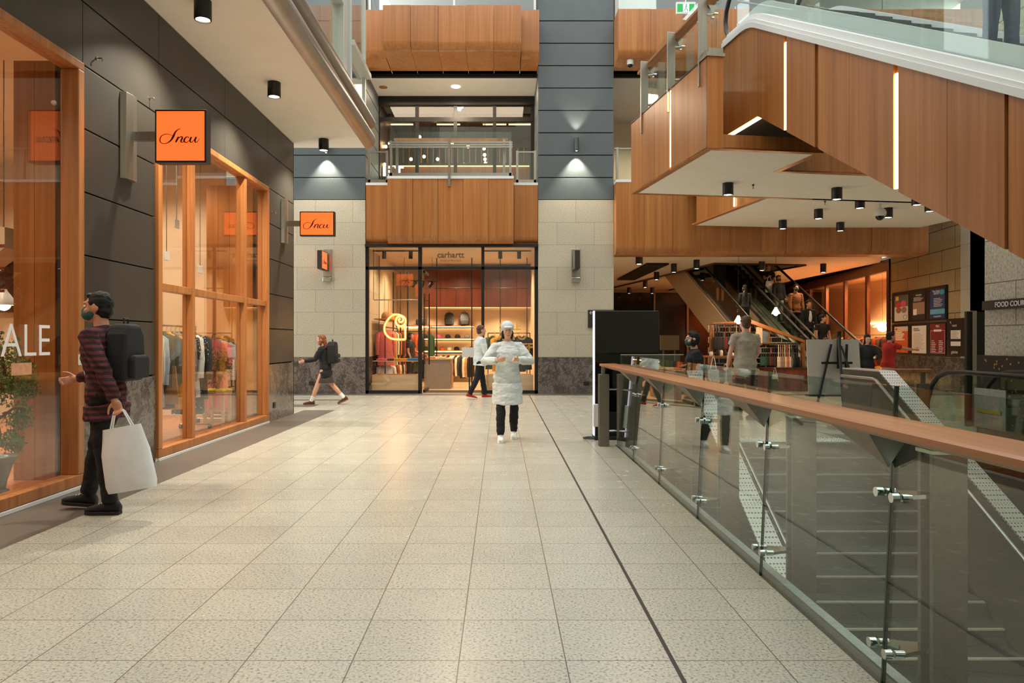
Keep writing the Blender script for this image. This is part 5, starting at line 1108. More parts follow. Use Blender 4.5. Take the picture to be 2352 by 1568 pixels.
for k, c in enumerate(('teal', 'teal', 'green', 'navy', 'brown', 'wine', 'charcoal', 'black', 'cream', 'lilac', 'tan', 'cream', 'rose', 'cream', 'grey', 'black', 'navy', 'black')): tote((br2.location.x+.06+.06*k, 20.7, br2.location.z-.36), c, f'{c.replace("_", " ")} bag on the right stall rail, {ORD[k]} from the left', 'bags on the right stall rail', .95 if k > 7 else .7, 1.3)
tote((sp(1640, 0, 19.8).x, 19.86, .62), 'white', 'white canvas tote hanging from the stall table', 'single totes', 1.0, .1); tote((sp(1668, 0, 19.7).x, 19.7, .29), 'cream', 'cream tote standing below the stall table', 'single totes', .8, 1.0); tote((sp(1775, 0, 20.4).x, 20.36, .34), 'olive', 'olive bag hanging in front of the stall counter', 'single totes', .9, .2); tote((sp(1782, 0, 20.3).x, 20.37, .47), 'white', 'small white bag hanging in front of the stall counter', 'single totes', .55, .1)
mi = thing('mirror', 'orange timber framed mirror inside the bag stall', 'mirror', (sp(1757, 0, 21.1).x, 21.1, sp(0, 790, 21.1).z)); MB().box(-.14, .14, 0, .03, 0, .42).build('frame', m_wood2, mi); MB().box(-.1, .1, -.005, 0, .04, .38).build('glass', m_chrome, mi)
bn = tag(MB().box(-.09, .09, 0, .01, 0, .5).build('paper_banner', CL['cream'], None, loc=(sp(1741, 0, 21.0).x, 20.9, sp(0, 792, 21).z)), 'cream paper banner left of the mirror in the bag stall', 'banner'); MB().lathe([(.03, 0), (.04, .02), (.03, .05)], (0, -.01, .15), 10).build('emblem', m_black, bn)
for k, (px, py) in enumerate(((1696, 735), (1782, 716))): p = at(px, py, 19.9); pendant((p.x, 19.9, p.z), 4.06-p.z, f'lit glass pendant lamp over the bag stall, {("left", "right")[k]} of the two', .11, 26, m_bulb if False else M('lamp_glass', (.9, .8, .6), .2, em=(1, .68, .36), es=2.5))
track_light((sp(1680, 0, 20.2).x, 20.6, 4.055), (-.4, -.1, .3), 'black track with three spotlights above the bag stall', rz=.9, tilt=.4, ln=1.3)
# ================================================================== BOUTIQUE ON THE RIGHT
rack('clothes_rack', 'long dark rack of clothes in the boutique window', (13.35, 25.0, 1.62), (13.9, 30.5, 1.62), .02)
rail_of([('coat', c) for c in ('wine', 'black', 'brown', 'red', 'green', 'tan', 'rose', 'black', 'orange', 'wine', 'olive', 'brown', 'black', 'red', 'charcoal', 'mustard', 'wine', 'black')], (13.38, 25.1, 1.615), (13.85, 30.3, 1.615), .2, 'the boutique window rack', 'clothes on the boutique window rack')
p = at(2027, 748, 25.2); pendant((p.x, 25.2, p.z), 4.06-p.z, 'wide white glass pendant lamp in the boutique window', .3, 6, M('lamp_glass_white', (.9, .85, .75), .2, em=(1, .75, .45), es=1.8))
bsf = thing('display_shelf', 'long lit display shelf inside the boutique', 'shelf', (16.3, 28.5, 1.2)); MB().box(-.25, .28, -2.3, 4.5, -.04, 0).build('board', m_wood3, bsf); MB().box(.2, .25, -2.3, 4.5, .95, 1.0).build('light_strip', glow('shelf_glow', (1, .72, .36), 8), bsf)
for k, c in enumerate(('red', 'cream', 'orange', 'rose', 'mustard', 'white', 'red')):
    o = MB().prism([(-.2, 0), (.2, 0), (.24, .25), (.0, .4), (-.24, .25)], -.06, .06, 'yz').build('cushion', CL[c], None, bevel=.04); o.location = (16.2, 26.6+.75*k, 1.2); tag(o, f'{c} cushion on the lit boutique shelf, {ORD[k]} from the near end', 'cushion', 'cushions on the boutique shelf')
pc = thing('wall_picture', 'large photograph of a seated woman above the boutique shelf', 'picture', (16.58, 30.0, 2.35)); MB().box(-.03, 0, -1.6, 1.1, 0, 1.35).build('print', M('sepia_print', srgb(206, 180, 150), .6), pc); MB().ball((-.032, .3, .35), .01, 1.2, .34, 20, 8).build('dark_hedge', m_dkwood, pc)
g = MB().ball((-.04, -.5, 1.1), .01, .12, .15).ball((-.042, -.5, .7), .01, .22, .4).ball((-.042, -.45, .2), .01, .3, .25); g.build('seated_figure', CL['tan'], pc)
track_light((14.6, 26.5, 4.05), (-.9, .2, .9), 'black track with three spotlights on the boutique ceiling', rz=1.4, tilt=.2, ln=2.6)
bt = thing('fascia_sign', 'dark shop name lettering on the red boutique boards', 'sign', (14.1, 24.30, 2.55)); MB().text('norman', .42, FACE((0, 0, 0)), .02, bold=.008).build('lettering', m_dkwood, bt)
# ================================================================== CAFE AND FIRST FLOOR GALLERY
co_ = thing('cafe_counter', 'lit timber counter along the cafe behind the gallery glass', 'counter', (-1.28, 23.6, 5.55)); MB().box(-2.2, 2.2, -.3, .3, 0, 1.4).build('front', m_wood2, co_); MB().box(-2.2, 2.2, -.35, .35, 1.4, 1.47).build('top', m_blackm, co_); MB().box(-2.2, 2.2, -.34, -.32, 1.36, 1.39).build('light_strip', m_soft, co_)
sl_ = thing('slat_screen', 'row of upright timber slats above the cafe counter', 'screen', (-1.28, 24.4, 5.55))
for k in range(22): MB().box(-2.15+.2*k, -2.12+.2*k, -.03, .03, .95, 2.25).build('slat', m_wood2, sl_)
MB().box(-2.2, 2.2, -.04, .04, 2.25, 2.33).build('top_rail', m_dkwood, sl_)
for k, (px, py) in enumerate(((886, 337), (895, 330), (928, 324), (964, 315), (1001, 324), (1039, 330), (1075, 337), (1112, 342), (944, 366), (974, 360), (1005, 366), (1066, 378), (883, 378), (1113, 356), (1114, 366), (1115, 375))):
    Y = 22.6+.25*(k % 4); p = at(px, py, Y); t = thing('bulb_lamp', f'bare glowing bulb hanging in the cafe, {ORD[k]} counted along the string', 'pendant light', p); MB().ball((0, 0, 0), .05).build('bulb', m_bulb, t, smooth=60); MB().cyl((0, 0, .05), (0, 0, 8.48-p.z), .005, n=5).build('cord', m_black, t); MB().cyl((0, 0, .04), (0, 0, .11), .02, n=8).build('socket', m_black, t)
for k, px in enumerate((922, 1030, 1136, 1195)): Y = 24; p = at(px, 253 if k < 3 else 263, Y); tag(MB().box(-.38, .38, -.03, .03, -.03, .0).build('linear_light', m_soft, None, loc=(p.x, Y, 8.47)), f'short warm line light on the cafe ceiling, {ORD[k]} from the left', 'light', 'cafe ceiling line lights')
ms_ = thing('marquee_letters', 'bulb lit white letters standing at the left of the cafe counter', 'letters', (sx(900, 22.0), 22.0, 6.3))
MB().box(-.28, .38, -.1, .1, -.75, -.0).build('plinth', m_blackm, ms_)
MB().text('E', .42, FACE((-.17, 0, .02)), .06, bold=.015).build('letter', glow('marquee_white', (1, .9, .75), 3), ms_); MB().text('T', .42, FACE((.22, 0, .02)), .06, bold=.01).build('letter', glow('marquee_white', (1, .9, .75), 3), ms_)
# glass and steel guard rail on the first floor gallery
def gal(label, x0, x1, y, z0, h, posts, woodrail=False):
    t = thing('gallery_railing', label, 'railing', ((x0+x1)/2, y, z0)); c = (x0+x1)/2
    MB().box(x0-c, x1-c, -.03, .03, 0, .09).build('base_rail', m_steel, t)
    for k in range(3 if woodrail else 1): MB().box(x0-c, x1-c, -.025, .025, h-.05-.06*k, h-.015-.06*k).build('rail', m_steel, t)
    for x in posts: MB().box(x-c-.03, x-c+.03, -.03, .03, 0, h).build('post', m_steel, t)
    MB().box(x0-c+.03, x1-c-.03, .032, .042, .09, h-.05 if not woodrail else h+.25).build('glass_panel', m_balu, t)
    if woodrail: MB().box(x0-c+.1, x1-c-.12, .22, .34, h+.08, h+.14).build('handrail', m_rail, t); MB().box(x0-c+.15, x0-c+.21, .2, .3, 0, h+.1).build('inner_post', m_steel, t); MB().box(x1-c-.25, x1-c-.19, .2, .3, 0, h+.1).build('inner_post', m_steel, t)
    return t
t = gal('wide glass and steel railing at the front of the first floor gallery', -2.9, .32, 19.14, 5.67, .92, (-2.84, .26), True)
MB().box(-.06+.0, .0, -.12, -.06, -.28, .98).build('front_strut', m_steel2, t).location.x = -.0
gal('narrow framed glass railing at the left of the first floor gallery', -3.5, -2.97, 19.5, 5.57, .86, (-3.47, -3.0)); gal('narrow framed glass railing at the right of the first floor gallery', .42, .95, 19.5, 5.57, .86, (.45, .92))
gal('glass railing of the first floor gallery right of the stone pillar', 3.02, 6.5, 19.5, 5.57, .95, (3.1, 4.6, 6.2))
# second floor: glass guard, chairs
gal('glass railing on the upper balcony above the top timber box', -3.5, .95, 19.2, 9.85, 1.0, (-3.4, -1.2, .9)); gal('glass railing on the upper balcony behind the exit sign', 3.05, 12, 19.2, 9.88, 1.0, (3.1, 5.4, 7.7, 10))
def wire_chair(loc, rz, label):
    t = thing('wire_chair', label, 'chair', loc, rz, 'white chairs on the upper balcony'); MB().prism([(-.22, .45), (.2, .43), (.26, .8), (.24, .8), (.18, .46), (-.22, .48)], -.22, .22, 'xz').build('seat_shell', m_offw, t, bevel=.01)
    for sx_, sy_ in ((-1, -1), (-1, 1), (1, -1), (1, 1)): MB().cyl((sx_*.16, sy_*.18, .45), (sx_*.24, sy_*.22, 0), .011, n=6).build('leg', m_offw, t)
    return t
for k, (x, lb) in enumerate(((-3.0, 'above the left end of the top timber box'), (-2.1, 'above the middle left of the top timber box'), (.1, 'above the right end of the top timber box'), (3.9, 'left of the exit sign'), (5.0, 'right of the exit sign'), (6.8, 'behind the escalator newel'))): wire_chair((x, 20.6, 9.88), .6*k, 'white wire legged chair '+lb)
struct(MB().box(-3.56, 13, 20.02, 26, 8.9, 9.88).build('floor_upper', m_border))
pw_ = tag(MB().box(-.55, .55, -.02, .02, 0, 1.1).build('white_screen_panel', m_offw, None, loc=(3.6, 19.6, 9.86)), 'pale translucent panel on the upper balcony beside the right pillar', 'panel')
for k, (x, y) in enumerate(((-1.25, 20.7), (-3.3, 20.75))): tag(MB().lathe([(.12, 0), (.12, -.012), (.1, -.015)], n=20).build('recessed_light', m_lens if k == 0 else m_wood2, None, loc=(x, y, 8.55)), ('bright' if k == 0 else 'unlit') + ' round light in the first floor gallery ceiling', 'ceiling light')
# ================================================================== PEOPLE
from mathutils import noise
def fuse(mb, name, mat, parent, vox=.008, it=4, wr=0.0, wf=9):
    """one continuous skin over the given limbs"""
    o = mb.build(name, mat, parent, fix=False)
    r = o.modifiers.new('r', 'REMESH'); r.mode = 'VOXEL'; r.voxel_size = vox; r.use_smooth_shade = True
    s = o.modifiers.new('s', 'SMOOTH'); s.iterations = it; s.factor = .5
    o.parent = None; me = evaluated(o); o.parent = parent
    old = o.data; o.modifiers.clear(); o.data = me; bpy.data.meshes.remove(old); me.name = name
    if not me.materials: me.materials.append(mat)
    if wr:
        P = [v.co.copy() for v in me.vertices]; NN = [v.normal.copy() for v in me.vertices]
        for v, p, n_ in zip(me.vertices, P, NN):
            v.co = p+n_*wr*(noise.noise(Vector((p.x*wf, p.y*wf, p.z*wf*1.7)))+.5*noise.noise(Vector((p.x*wf*2.3, p.y*wf*2.3, p.z*wf*4))))
    me.polygons.foreach_set('use_smooth', [True]*len(me.polygons)); return o
def skin(n, c): return M('skin_'+n, srgb(*c), .55, var=.06, scale=20)
SK = {'fair': skin('fair', (222, 172, 146)), 'tan': skin('tan', (196, 140, 108)), 'mid': skin('mid', (208, 156, 126))}
HR = {'black': M('hair_black', srgb(20, 17, 15), .8, var=.5, scale=90, stretch=(1, 1, .1)), 'brown': M('hair_brown', srgb(84, 52, 30), .5, var=.4, scale=90, stretch=(1, 1, .1)), 'ginger': M('hair_ginger', srgb(130, 72, 34), .5, var=.4, scale=90, stretch=(1, 1, .1))}
m_eye = M('eye_white', srgb(235, 232, 226), .2); m_iris = M('iris_dark', srgb(30, 20, 14), .2); m_lip = M('lip', srgb(176, 96, 86), .5)
def sole(c): return M('sole_'+c, {'white': srgb(232, 230, 222), 'black': srgb(24, 24, 24), 'gum': srgb(120, 80, 50)}[c], .6)
def plaid(name, a, b, c, n=9):
    q = N('cloth_'+name); tc = q.n('ShaderNodeTexCoord')
    h = q.n('ShaderNodeTexWave', _bands_direction='Z', Vector=tc.outputs['Object'], Scale=n, Distortion=1.0); v = q.n('ShaderNodeTexWave', _bands_direction='DIAGONAL', Vector=tc.outputs['Object'], Scale=n*.8, Distortion=.5)
    r1 = ramp(q, h.outputs[0], [(.35, srgb(*a)), (.6, srgb(*b))]); r2 = ramp(q, v.outputs[0], [(.7, (1, 1, 1)), (.85, srgb(*c))])
    mx = q.n('ShaderNodeMix', _data_type='RGBA', _blend_type='MULTIPLY', i0=.8, i6=r1, i7=r2); q.set('Base Color', mx.outputs[2]); q.set('Roughness', .9); CL[name] = q.m
plaid('red_plaid', (100, 46, 54), (52, 26, 32), (170, 150, 150), 7); plaid('tan_plaid', (206, 150, 96), (120, 66, 36), (150, 110, 90), 12)
cloth('silver', (206, 214, 212), var=.06); cloth('ash', (150, 152, 148)); cloth('denim_black', (15, 15, 19)); cloth('denim', (58, 76, 100)); cloth('stone', (170, 160, 144)); cloth('royal', (44, 90, 150)); cloth('dusty_pink', (150, 70, 86)); cloth('umber', (66, 56, 50))
def ring_loft(mb, rings, Mx=None, n=18):
    vs = [(x+a*math.cos(2*math.pi*i/n), y+b*math.sin(2*math.pi*i/n), z) for x, y, z, a, b in rings for i in range(n)]
    fs = [(j*n+i, j*n+(i+1) % n, (j+1)*n+(i+1) % n, (j+1)*n+i) for j in range(len(rings)-1) for i in range(n)]
    fs += [tuple(range(n-1, -1, -1)), tuple(range((len(rings)-1)*n, len(rings)*n))]; mb.add(vs, fs, Mx)
def hand_mesh(mb, p, d, curl=.5):
    d = d.normalized(); t = Vector((0, -.7, .7)); t = (t-d*t.dot(d)).normalized(); nn = d.cross(t)
    vs_ = MB(); vs_.ball((0, 0, 0), 1, 1, 1, 12, 8); Mx = Matrix.Translation(p+d*.048) @ Matrix(((d.x*.052, t.x*.04, nn.x*.017), (d.y*.052, t.y*.04, nn.y*.017), (d.z*.052, t.z*.04, nn.z*.017))).to_4x4(); mb.add(vs_.v, vs_.f, Mx)
    for k, (o_, ln) in enumerate(((.029, .07), (.01, .08), (-.01, .075), (-.028, .058))):
        q = p+d*.085+t*o_; pts = [p+d*.05+t*o_*.9, q]; a = 0
        for sgm in (.45, .32, .25): a += curl*.95; q = q+(d*math.cos(a)-nn*math.sin(a))*ln*sgm; pts.append(q)
        mb.tube(pts, [.0095, .0095, .009, .0085, .007], 7)
    th = (d*.6+t*.75-nn*.25).normalized(); q = p+d*.02+t*.024; mb.tube([q, q+th*.04, q+th*.062+d*.016, q+th*.07+d*.034], [.0125, .011, .01, .008], 7)
def person(label, loc, rz=0, H=1.75, legs=((0, 0), (0, 0)), arms=((5, 8, 10, 0), (5, 8, 10, 0)), lean=0, turn=0, top=('black', .82, 1), bottom=('trousers', 'black', 1.0), shoes=('black', 'white'), hair=('short', 'black'), sk='mid', mask=None, socks=None, fem=False, vox=.009, hat=None, wr=.006, loose=1.0, curl=.6, inner=None, nod=0, detail=True):
    k = H/1.75; root = thing('person', label, 'person', loc, rz); root.scale = (k, k, k); S_ = SK[sk]
    rad = math.radians; TL, SLn, AK = .42, .415, .085
    dr = [TL*math.cos(rad(f))+SLn*math.cos(rad(f-kn)) for f, kn in legs]; pz = max(dr)+AK
    sw = .165 if fem else .188; hipw = .088
    Mu = Matrix.Translation((0, 0, pz)) @ Matrix.Rotation(rad(lean), 4, 'X') @ Matrix.Translation((0, 0, -pz)); up = lambda p: Mu @ Vector(p); dz = pz-.925
    feet = []; J = {}
    for i, (s, (f, kn)) in enumerate(zip((1, -1), legs)):
        hp = Vector((s*hipw, 0, pz)); kp = hp+Vector((s*.01, -TL*math.sin(rad(f)), -TL*math.cos(rad(f)))); ap = kp+Vector((0, -SLn*math.sin(rad(f-kn)), -SLn*math.cos(rad(f-kn))))
        gap = ap.z-AK; pitch = 0 if gap < .01 else math.asin(min(.95, gap/.17)) if f < 0 or kn > 25 else -math.asin(min(.6, gap/.12))*.5
        J[s] = (hp, kp, ap); feet.append((s, ap, pitch))
    A = {}
    for s, (f, ab, el, inw) in zip((1, -1), arms):
        sp_ = up((s*sw, 0, 1.40+dz)); ud = Vector((s*math.sin(rad(ab)), -math.sin(rad(f))*math.cos(rad(ab)), -math.cos(rad(f))*math.cos(rad(ab)))); ep = sp_+ud*.285
        fd = Vector((-s*math.sin(rad(inw)), -math.sin(rad(f+el))*math.cos(rad(inw)), -math.cos(rad(f+el))*math.cos(rad(inw)))); A[s] = (sp_, ep, ep+fd*.25, fd)
    # body
    b = MB(); fw = .93 if fem else 1.0
    rings = [(0, 0, .86, .14, .1), (0, 0, .94, .158, .112), (0, 0, 1.03, .138*fw, .102), (0, 0, 1.1, .13*fw, .098), (0, -.005, 1.22, .148*fw, .112), (0, 0, 1.33, .158*fw, .11), (0, .005, 1.41, .14*fw, .08), (0, .01, 1.47, .06, .055)]
    ring_loft(b, [(x, y, z+dz, a, c) for x, y, z, a, c in rings], Mu)
    for s in (1, -1):
        hp, kp, ap = J[s]; b.tube([hp+Vector((0, 0, .03)), hp.lerp(kp, .35), kp, kp.lerp(ap, .3), ap], [.085, .078, .054, .056, .036], 12)
        sp_, ep, wp_, fd = A[s]; b.tube([up((s*.1, 0, 1.4+dz)), sp_, sp_.lerp(ep, .5), ep, ep.lerp(wp_, .3), wp_, wp_+fd*.03], [.06, .056, .046, .038, .04, .027, .026], 10)
        hand_mesh(b, wp_, fd, curl)
    for s, ap, pt in feet: b.tube([ap, ap+Vector((0, -.1*math.cos(pt), -.045-.1*math.sin(pt)))], [.036, .03], 8)
    hc = up((0, -.012, 1.625+dz)); Mh = Matrix.Translation(hc) @ Matrix.Rotation(rad(turn), 4, 'Z') @ Matrix.Rotation(rad(nod), 4, 'X')
    hd = MB(); hd.ball((0, .012, .022), .074, .094, .098, 18, 12).ball((0, -.03, -.05), .056, .062, .072, 16, 10).ball((0, -.068, -.098), .03, .024, .024, 10, 8)
    hd.tube([(0, -.08, .025), (0, -.1, -.004), (0, -.108, -.028)], [.009, .012, .017], 8).ball((0, -.078, .034), .052, .02, .014, 12, 8).ball((0, -.084, -.068), .024, .014, .012, 10, 6)
    for s in (1, -1): hd.ball((s*.076, .014, -.008), .011, .022, .033, 10, 8).ball((s*.04, -.06, -.03), .026, .026, .026, 10, 8)
    b.add(hd.v, hd.f, Mh); b.tube([up((0, .012, 1.42+dz)), Mh @ Vector((0, .02, -.06))], [.06, .054], 12)
    body = fuse(b, 'body', S_, root, vox, 3)
    if detail:
        for s in (1, -1):
            e = MB(); e.add(*(lambda q: (q.v, q.f))(MB().ball((s*.031, -.081, .008), .014, .011, .009, 10, 8)), Mh); e = e.build('eye', m_eye, root, smooth=80)
            q = MB(); q.add(*(lambda q: (q.v, q.f))(MB().ball((s*.031, -.0905, .008), .006, .003, .006, 8, 6)), Mh); q.build('iris', m_iris, e)
        if not mask: q = MB(); q.add(*(lambda q: (q.v, q.f))(MB().ball((0, -.093, -.068), .022, .008, .007, 10, 6)), Mh); q.build('mouth', m_lip, root, smooth=80)
    if mask: q = MB(); q.add(*(lambda q: (q.v, q.f))(MB().ball((0, -.045, -.056), .064, .074, .056, 16, 10).ball((0, -.095, -.03), .03, .024, .03, 10, 8)), Mh); fuse(q, 'face_mask', CL[mask], root, .008, 3)
    # hair and hat
    style, hcol = hair; h = MB()
    h.ball((0, .026, .036), .083, .098, .094, 18, 12)
    if style != 'short' or True: h.ball((0, .05, -.02), .074, .068, .08, 16, 10)
    if style == 'long': h.tube([(0, .07, .0), (0, .09, -.12), (0, .1, -.26), (0, .09, -.36)], [.075, .082, .075, .04], 14, flat=.6); h.ball((.065, .0, -.06), .025, .04, .09).ball((-.065, .0, -.06), .025, .04, .09)
    if style == 'bob': h.ball((.06, .01, -.05), .03, .05, .07).ball((-.06, .01, -.05), .03, .05, .07)
    h.tube([(-.05, -.045, .088), (0, -.06, .096), (.05, -.045, .088)], .018, 8)
    q = MB(); q.add(h.v, h.f, Mh); fuse(q, 'hair', HR[hcol], root, .008, 2, .007, 34)
    if hat: q = MB(); q.add(*(lambda q: (q.v, q.f))(MB().ball((0, .018, .06), .1, .118, .09, 18, 12).ball((0, -.11, .05), .07, .075, .013, 16, 8)), Mh); fuse(q, 'cap', CL[hat], root, .008, 3)
    # upper garment
    col, hem, slv = top; g = MB(); L = loose; hem_z = hem
    rr = [r for r in rings if r[2] > hem_z+.03]; zz = [(0, -.01, hem_z, (.205 if .7 < hem_z < .9 else .185 if hem_z < .7 else .155)*L, (.17 if hem_z < .7 else .128)*L)]
    if hem_z < .8: zz.append((0, 0, .86, (.205 if hem_z > .7 else .18)*L, .145*L))
    ring_loft(g, [(x, y, z+dz, a, c) for x, y, z, a, c in zz]+[(x, y, z+dz, (a+.018)*(L if z < 1.35 else 1), (c+.02)*(L if z < 1.35 else 1)) for x, y, z, a, c in rr[:-1]]+[(0, .01, 1.475+dz, .072, .066)], Mu if hem_z > .7 else Mu)
    for s in (1, -1):
        sp_, ep, wp_, fd = A[s]; pts = [up((s*.1, 0, 1.395+dz)), sp_, sp_.lerp(ep, .55), ep]; rs = [.072, .072, .064*L, .057*L]
        if slv > .7: pts += [ep.lerp(wp_, .5), wp_-fd*.005]; rs += [.052*L, .04*L]
        else: pts = pts[:3]; rs = rs[:3]
        g.tube(pts, rs, 12)
    fuse(g, 'jacket' if slv > .7 else 'tee_shirt', CL[col], root, vox, 4, wr)
    if inner: q = MB(); q.add(*(lambda q: (q.v, q.f))(MB().ball((0, -.1*L, 1.2+dz), .07, .045, .2, 14, 10)), Mu); q.build('inner_shirt', CL[inner], root, smooth=80)
    # lower garment
    kind, bc, ln = bottom; t = MB(); ring_loft(t, [(0, 0, pz-.08, .155, .115), (0, 0, pz, .168, .122), (0, 0, pz+.04, .15, .112), (0, 0, pz+.07, .14, .1)])
    if kind == 'skirt':
        t = MB(); ring_loft(t, [(0, 0, pz-ln*.42, .215, .2), (0, 0, pz-ln*.2, .19, .16), (0, 0, pz, .168, .122), (0, 0, pz+.12, .145, .108)])
    else:
        for s in (1, -1):
            hp, kp, ap = J[s]; pts = [hp+Vector((0, 0, .03)), hp.lerp(kp, .4), kp, kp.lerp(ap, .5), ap+Vector((0, 0, .01))]; rs = [.1, .09, .07, .066, .058] if kind == 'trousers' else [.098, .09, .067, .069, .05]
            if ln < .9: n_ = 2 if ln < .45 else 3; pts, rs = pts[:n_]+([] if n_ == 3 else [hp.lerp(kp, .75)]), [.105, .1, .09]
            t.tube(pts, rs, 12)
    fuse(t, kind, CL[bc], root, vox, 4, wr*.8)
    for s, ap, pt in feet:
        Mf = Matrix.Translation(ap) @ Matrix.Rotation(-pt if False else pt, 4, 'X') @ Matrix.Translation((0, 0, -AK))
        q = MB(); u = MB(); ys = [(.075, .028, .05, .06), (.05, .038, .055, .1), (0, .04, .05, .1), (-.06, .043, .04, .075), (-.12, .048, .035, .055), (-.17, .042, .03, .042), (-.195, .024, .024, .03)]
        n = 12; vs = [(a*math.cos(2*math.pi*i/n), y, .018+max(0, zc)+(hz*.5)*math.sin(2*math.pi*i/n)) for y, a, zc, hz in ((y, a, hz*.5, hz) for y, a, zc, hz in ys) for i in range(n)]
        fs = [(j*n+i, j*n+(i+1) % n, (j+1)*n+(i+1) % n, (j+1)*n+i) for j in range(len(ys)-1) for i in range(n)]+[tuple(range(n)), tuple(range((len(ys)-1)*n, len(ys)*n))]
        q.add(vs, fs, Mf); sh_ = q.build('shoe', CL[shoes[0]], root, smooth=60)
        u.prism([(a*1.06, y) for y, a, _, _ in ys]+[(-a*1.06, y) for y, a, _, _ in reversed(ys)], .0, .028, 'xy', Mf); u.build('sole', sole(shoes[1]), sh_, bevel=.004)
        lc = MB()
        for y, z in ((-.04, .1), (-.065, .088), (-.09, .078)): lc.tube([(-.022, y, z-.004), (0, y, z+.004), (.022, y, z-.004)], .004, 5)
        q = MB(); q.add(lc.v, lc.f, Mf); q.build('laces', CL['white' if shoes[0] != 'white' else 'grey'], sh_)
        if socks: q = MB(); hp, kp, a2 = J[s]; q.tube([a2, a2.lerp(kp, .32)], [.046, .05], 12); q.build('sock', CL[socks], root, smooth=60)
    R_ = Matrix.Translation(loc) @ Matrix.Rotation(rz, 4, 'Z') @ Matrix.Scale(k, 4)
    return root, {s: (R_ @ (A[s][2]+A[s][3]*.08)) for s in (1, -1)}, R_ @ up((0, .13, 1.05+dz)), R_
PI = math.pi
def shopping_bag(p, rz, c, label, w_=.34, h_=.42, lean=0):
    t = thing('shopping_bag', label, 'bag', p, rz); t.rotation_euler = (0, lean, rz)
    m = MB(); rows = [(-.16-h_, w_*.5, .06), (-.16-h_*.9, w_*.53, .075), (-.16-h_*.4, w_*.5, .065), (-.16, w_*.42, .02)]
    ring_loft(m, [(0, 0, z, a, b) for z, a, b in rows], None, 20); o = m.build('sack', c, t, smooth=60)
    for v in o.data.vertices: v.co += Vector((noise.noise(v.co*9)*.015, noise.noise(v.co*9+Vector((3, 1, 2)))*.015, 0))
    for s in (-1, 1): MB().tube([(-.09, s*.015, -.17), (-.04, s*.01, -.04), (0, 0, 0), (.04, s*.01, -.04), (.09, s*.015, -.17)], .006, 6).build('handle', c, t)
    return t
m_bag = M('white_bag_plastic', srgb(228, 230, 230), .35, var=.05, scale=6, bump=.3, bscale=14)
r, hd_, bk_, _ = person('person in a dark red plaid shirt walking past the near shop window with white bag', (-3.2, 5.98, 0), -PI/2, 1.8, ((-4, 4), (17, 6)), ((-26, 6, 4, 0), (12, 6, 62, 8)), 5, 6, ('red_plaid', .74, 1), ('trousers', 'denim_black', 1.0), ('black', 'black'), ('short', 'black'), 'tan', 'teal', None, False, .0075, None, .012, 1.08, .75, 'white')
shopping_bag(hd_[1]+Vector((.0, .0, .02)), -.1, m_bag, 'white shopping bag hanging from the hand of the plaid shirted person', .4, .5, -.18)
bp = backpack(bk_+Vector((.035, 0, -.02)), PI/2, 'black', 'black backpack worn by the person in the plaid shirt', 1.05)
person('person in a silvery white long shirt and pale cap walking towards the viewer', (.1, 10.3, 0), .0, 1.67, ((-9, 12), (14, 4)), ((22, 34, 78, 46), (22, 34, 74, 44)), 2, 6, ('silver', .56, 1), ('leggings', 'denim_black', 1.0), ('white', 'white'), ('bob', 'black'), 'fair', None, None, True, .008, 'silver', .012, 1.22)
r, hd_, bk_, _ = person('person in a pale grey jacket and red sneakers stepping into the store', (-.5, 17.7, 0), 1.9, 1.8, ((14, 5), (-12, 14)), ((10, 8, 20, 0), (10, 8, 40, 5)), 3, 0, ('silver', .8, 1), ('trousers', 'denim_black', 1.0), ('red', 'white'), ('short', 'brown'), 'mid', None, None, False, .01, None, .01, 1.12)
r, hd_, bk_, _ = person('person in dark school clothes and white socks walking left past the marble base', (-3.82, 16.1, 0), -PI/2, 1.6, ((24, 4), (-20, 22)), ((30, 8, 50, 0), (-12, 8, 14, 0)), 8, 0, ('black', .72, 1), ('skirt', 'umber', .8), ('brown', 'gum'), ('long', 'ginger'), 'mid', None, 'white', True, .01, None, .008, 1.08)
backpack(bk_+Vector((.05, 0, -.02)), PI/2, 'black', 'black backpack with a green stripe worn by the school walker', 1.1)
tag(MB().box(-.004, .004, -.14, .14, -.012, .012).build('stripe', M('green_reflective', srgb(40, 170, 90), .4, var=.02), None, loc=bk_+Vector((.215, 0, .1))), 'bright green stripe across the school walker\'s black backpack', 'stripe')
r, hd_, bk_, _ = person('person in a black top and blue shorts walking behind the glass balustrade', (2.78, 10.45, 0), -PI/2, 1.56, ((-20, 18), (19, 5)), ((-5, 8, 18, 0), (12, 8, 70, 0)), 4, 0, ('black', .84, 0), ('shorts', 'royal', .4), ('white', 'white'), ('bob', 'black'), 'fair', 'teal', None, True, .009, None, .008, 1.1)
tote(hd_[1]+Vector((.05, -.05, .0)), 'dusty_pink', 'dusty pink bag carried by the person in blue shorts', 'carried bags', .8, .4)
person('person in a light grey loose tee shirt standing beyond the head of the stairs', (4.33, 13.0, 0), PI+.2, 1.84, ((4, 4), (-4, 4)), ((8, 14, 30, 10), (8, 14, 30, 10)), 0, 0, ('stone', .76, 0), ('trousers', 'black', 1.0), ('black', 'black'), ('short', 'brown'), 'fair', None, None, False, .01, None, .01, 1.2)
r, hd_, bk_, _ = person('person in a black coat with pale neckline looking down at a phone', (8.48, 17.0, 0), -.1, 1.55, ((2, 2), (-2, 2)), ((20, 10, 75, 35), (2, 8, 12, 0)), 0, 0, ('black', .5, 1), ('trousers', 'black', 1.0), ('black', 'black'), ('long', 'black'), 'fair', None, None, True, .012, None, .006, 1.1, .8, None, 14)
tote(hd_[-1]+Vector((-.1, -.05, .0)), 'brown', 'brown handbag beside the person in the black coat', 'carried bags', .9, .1)
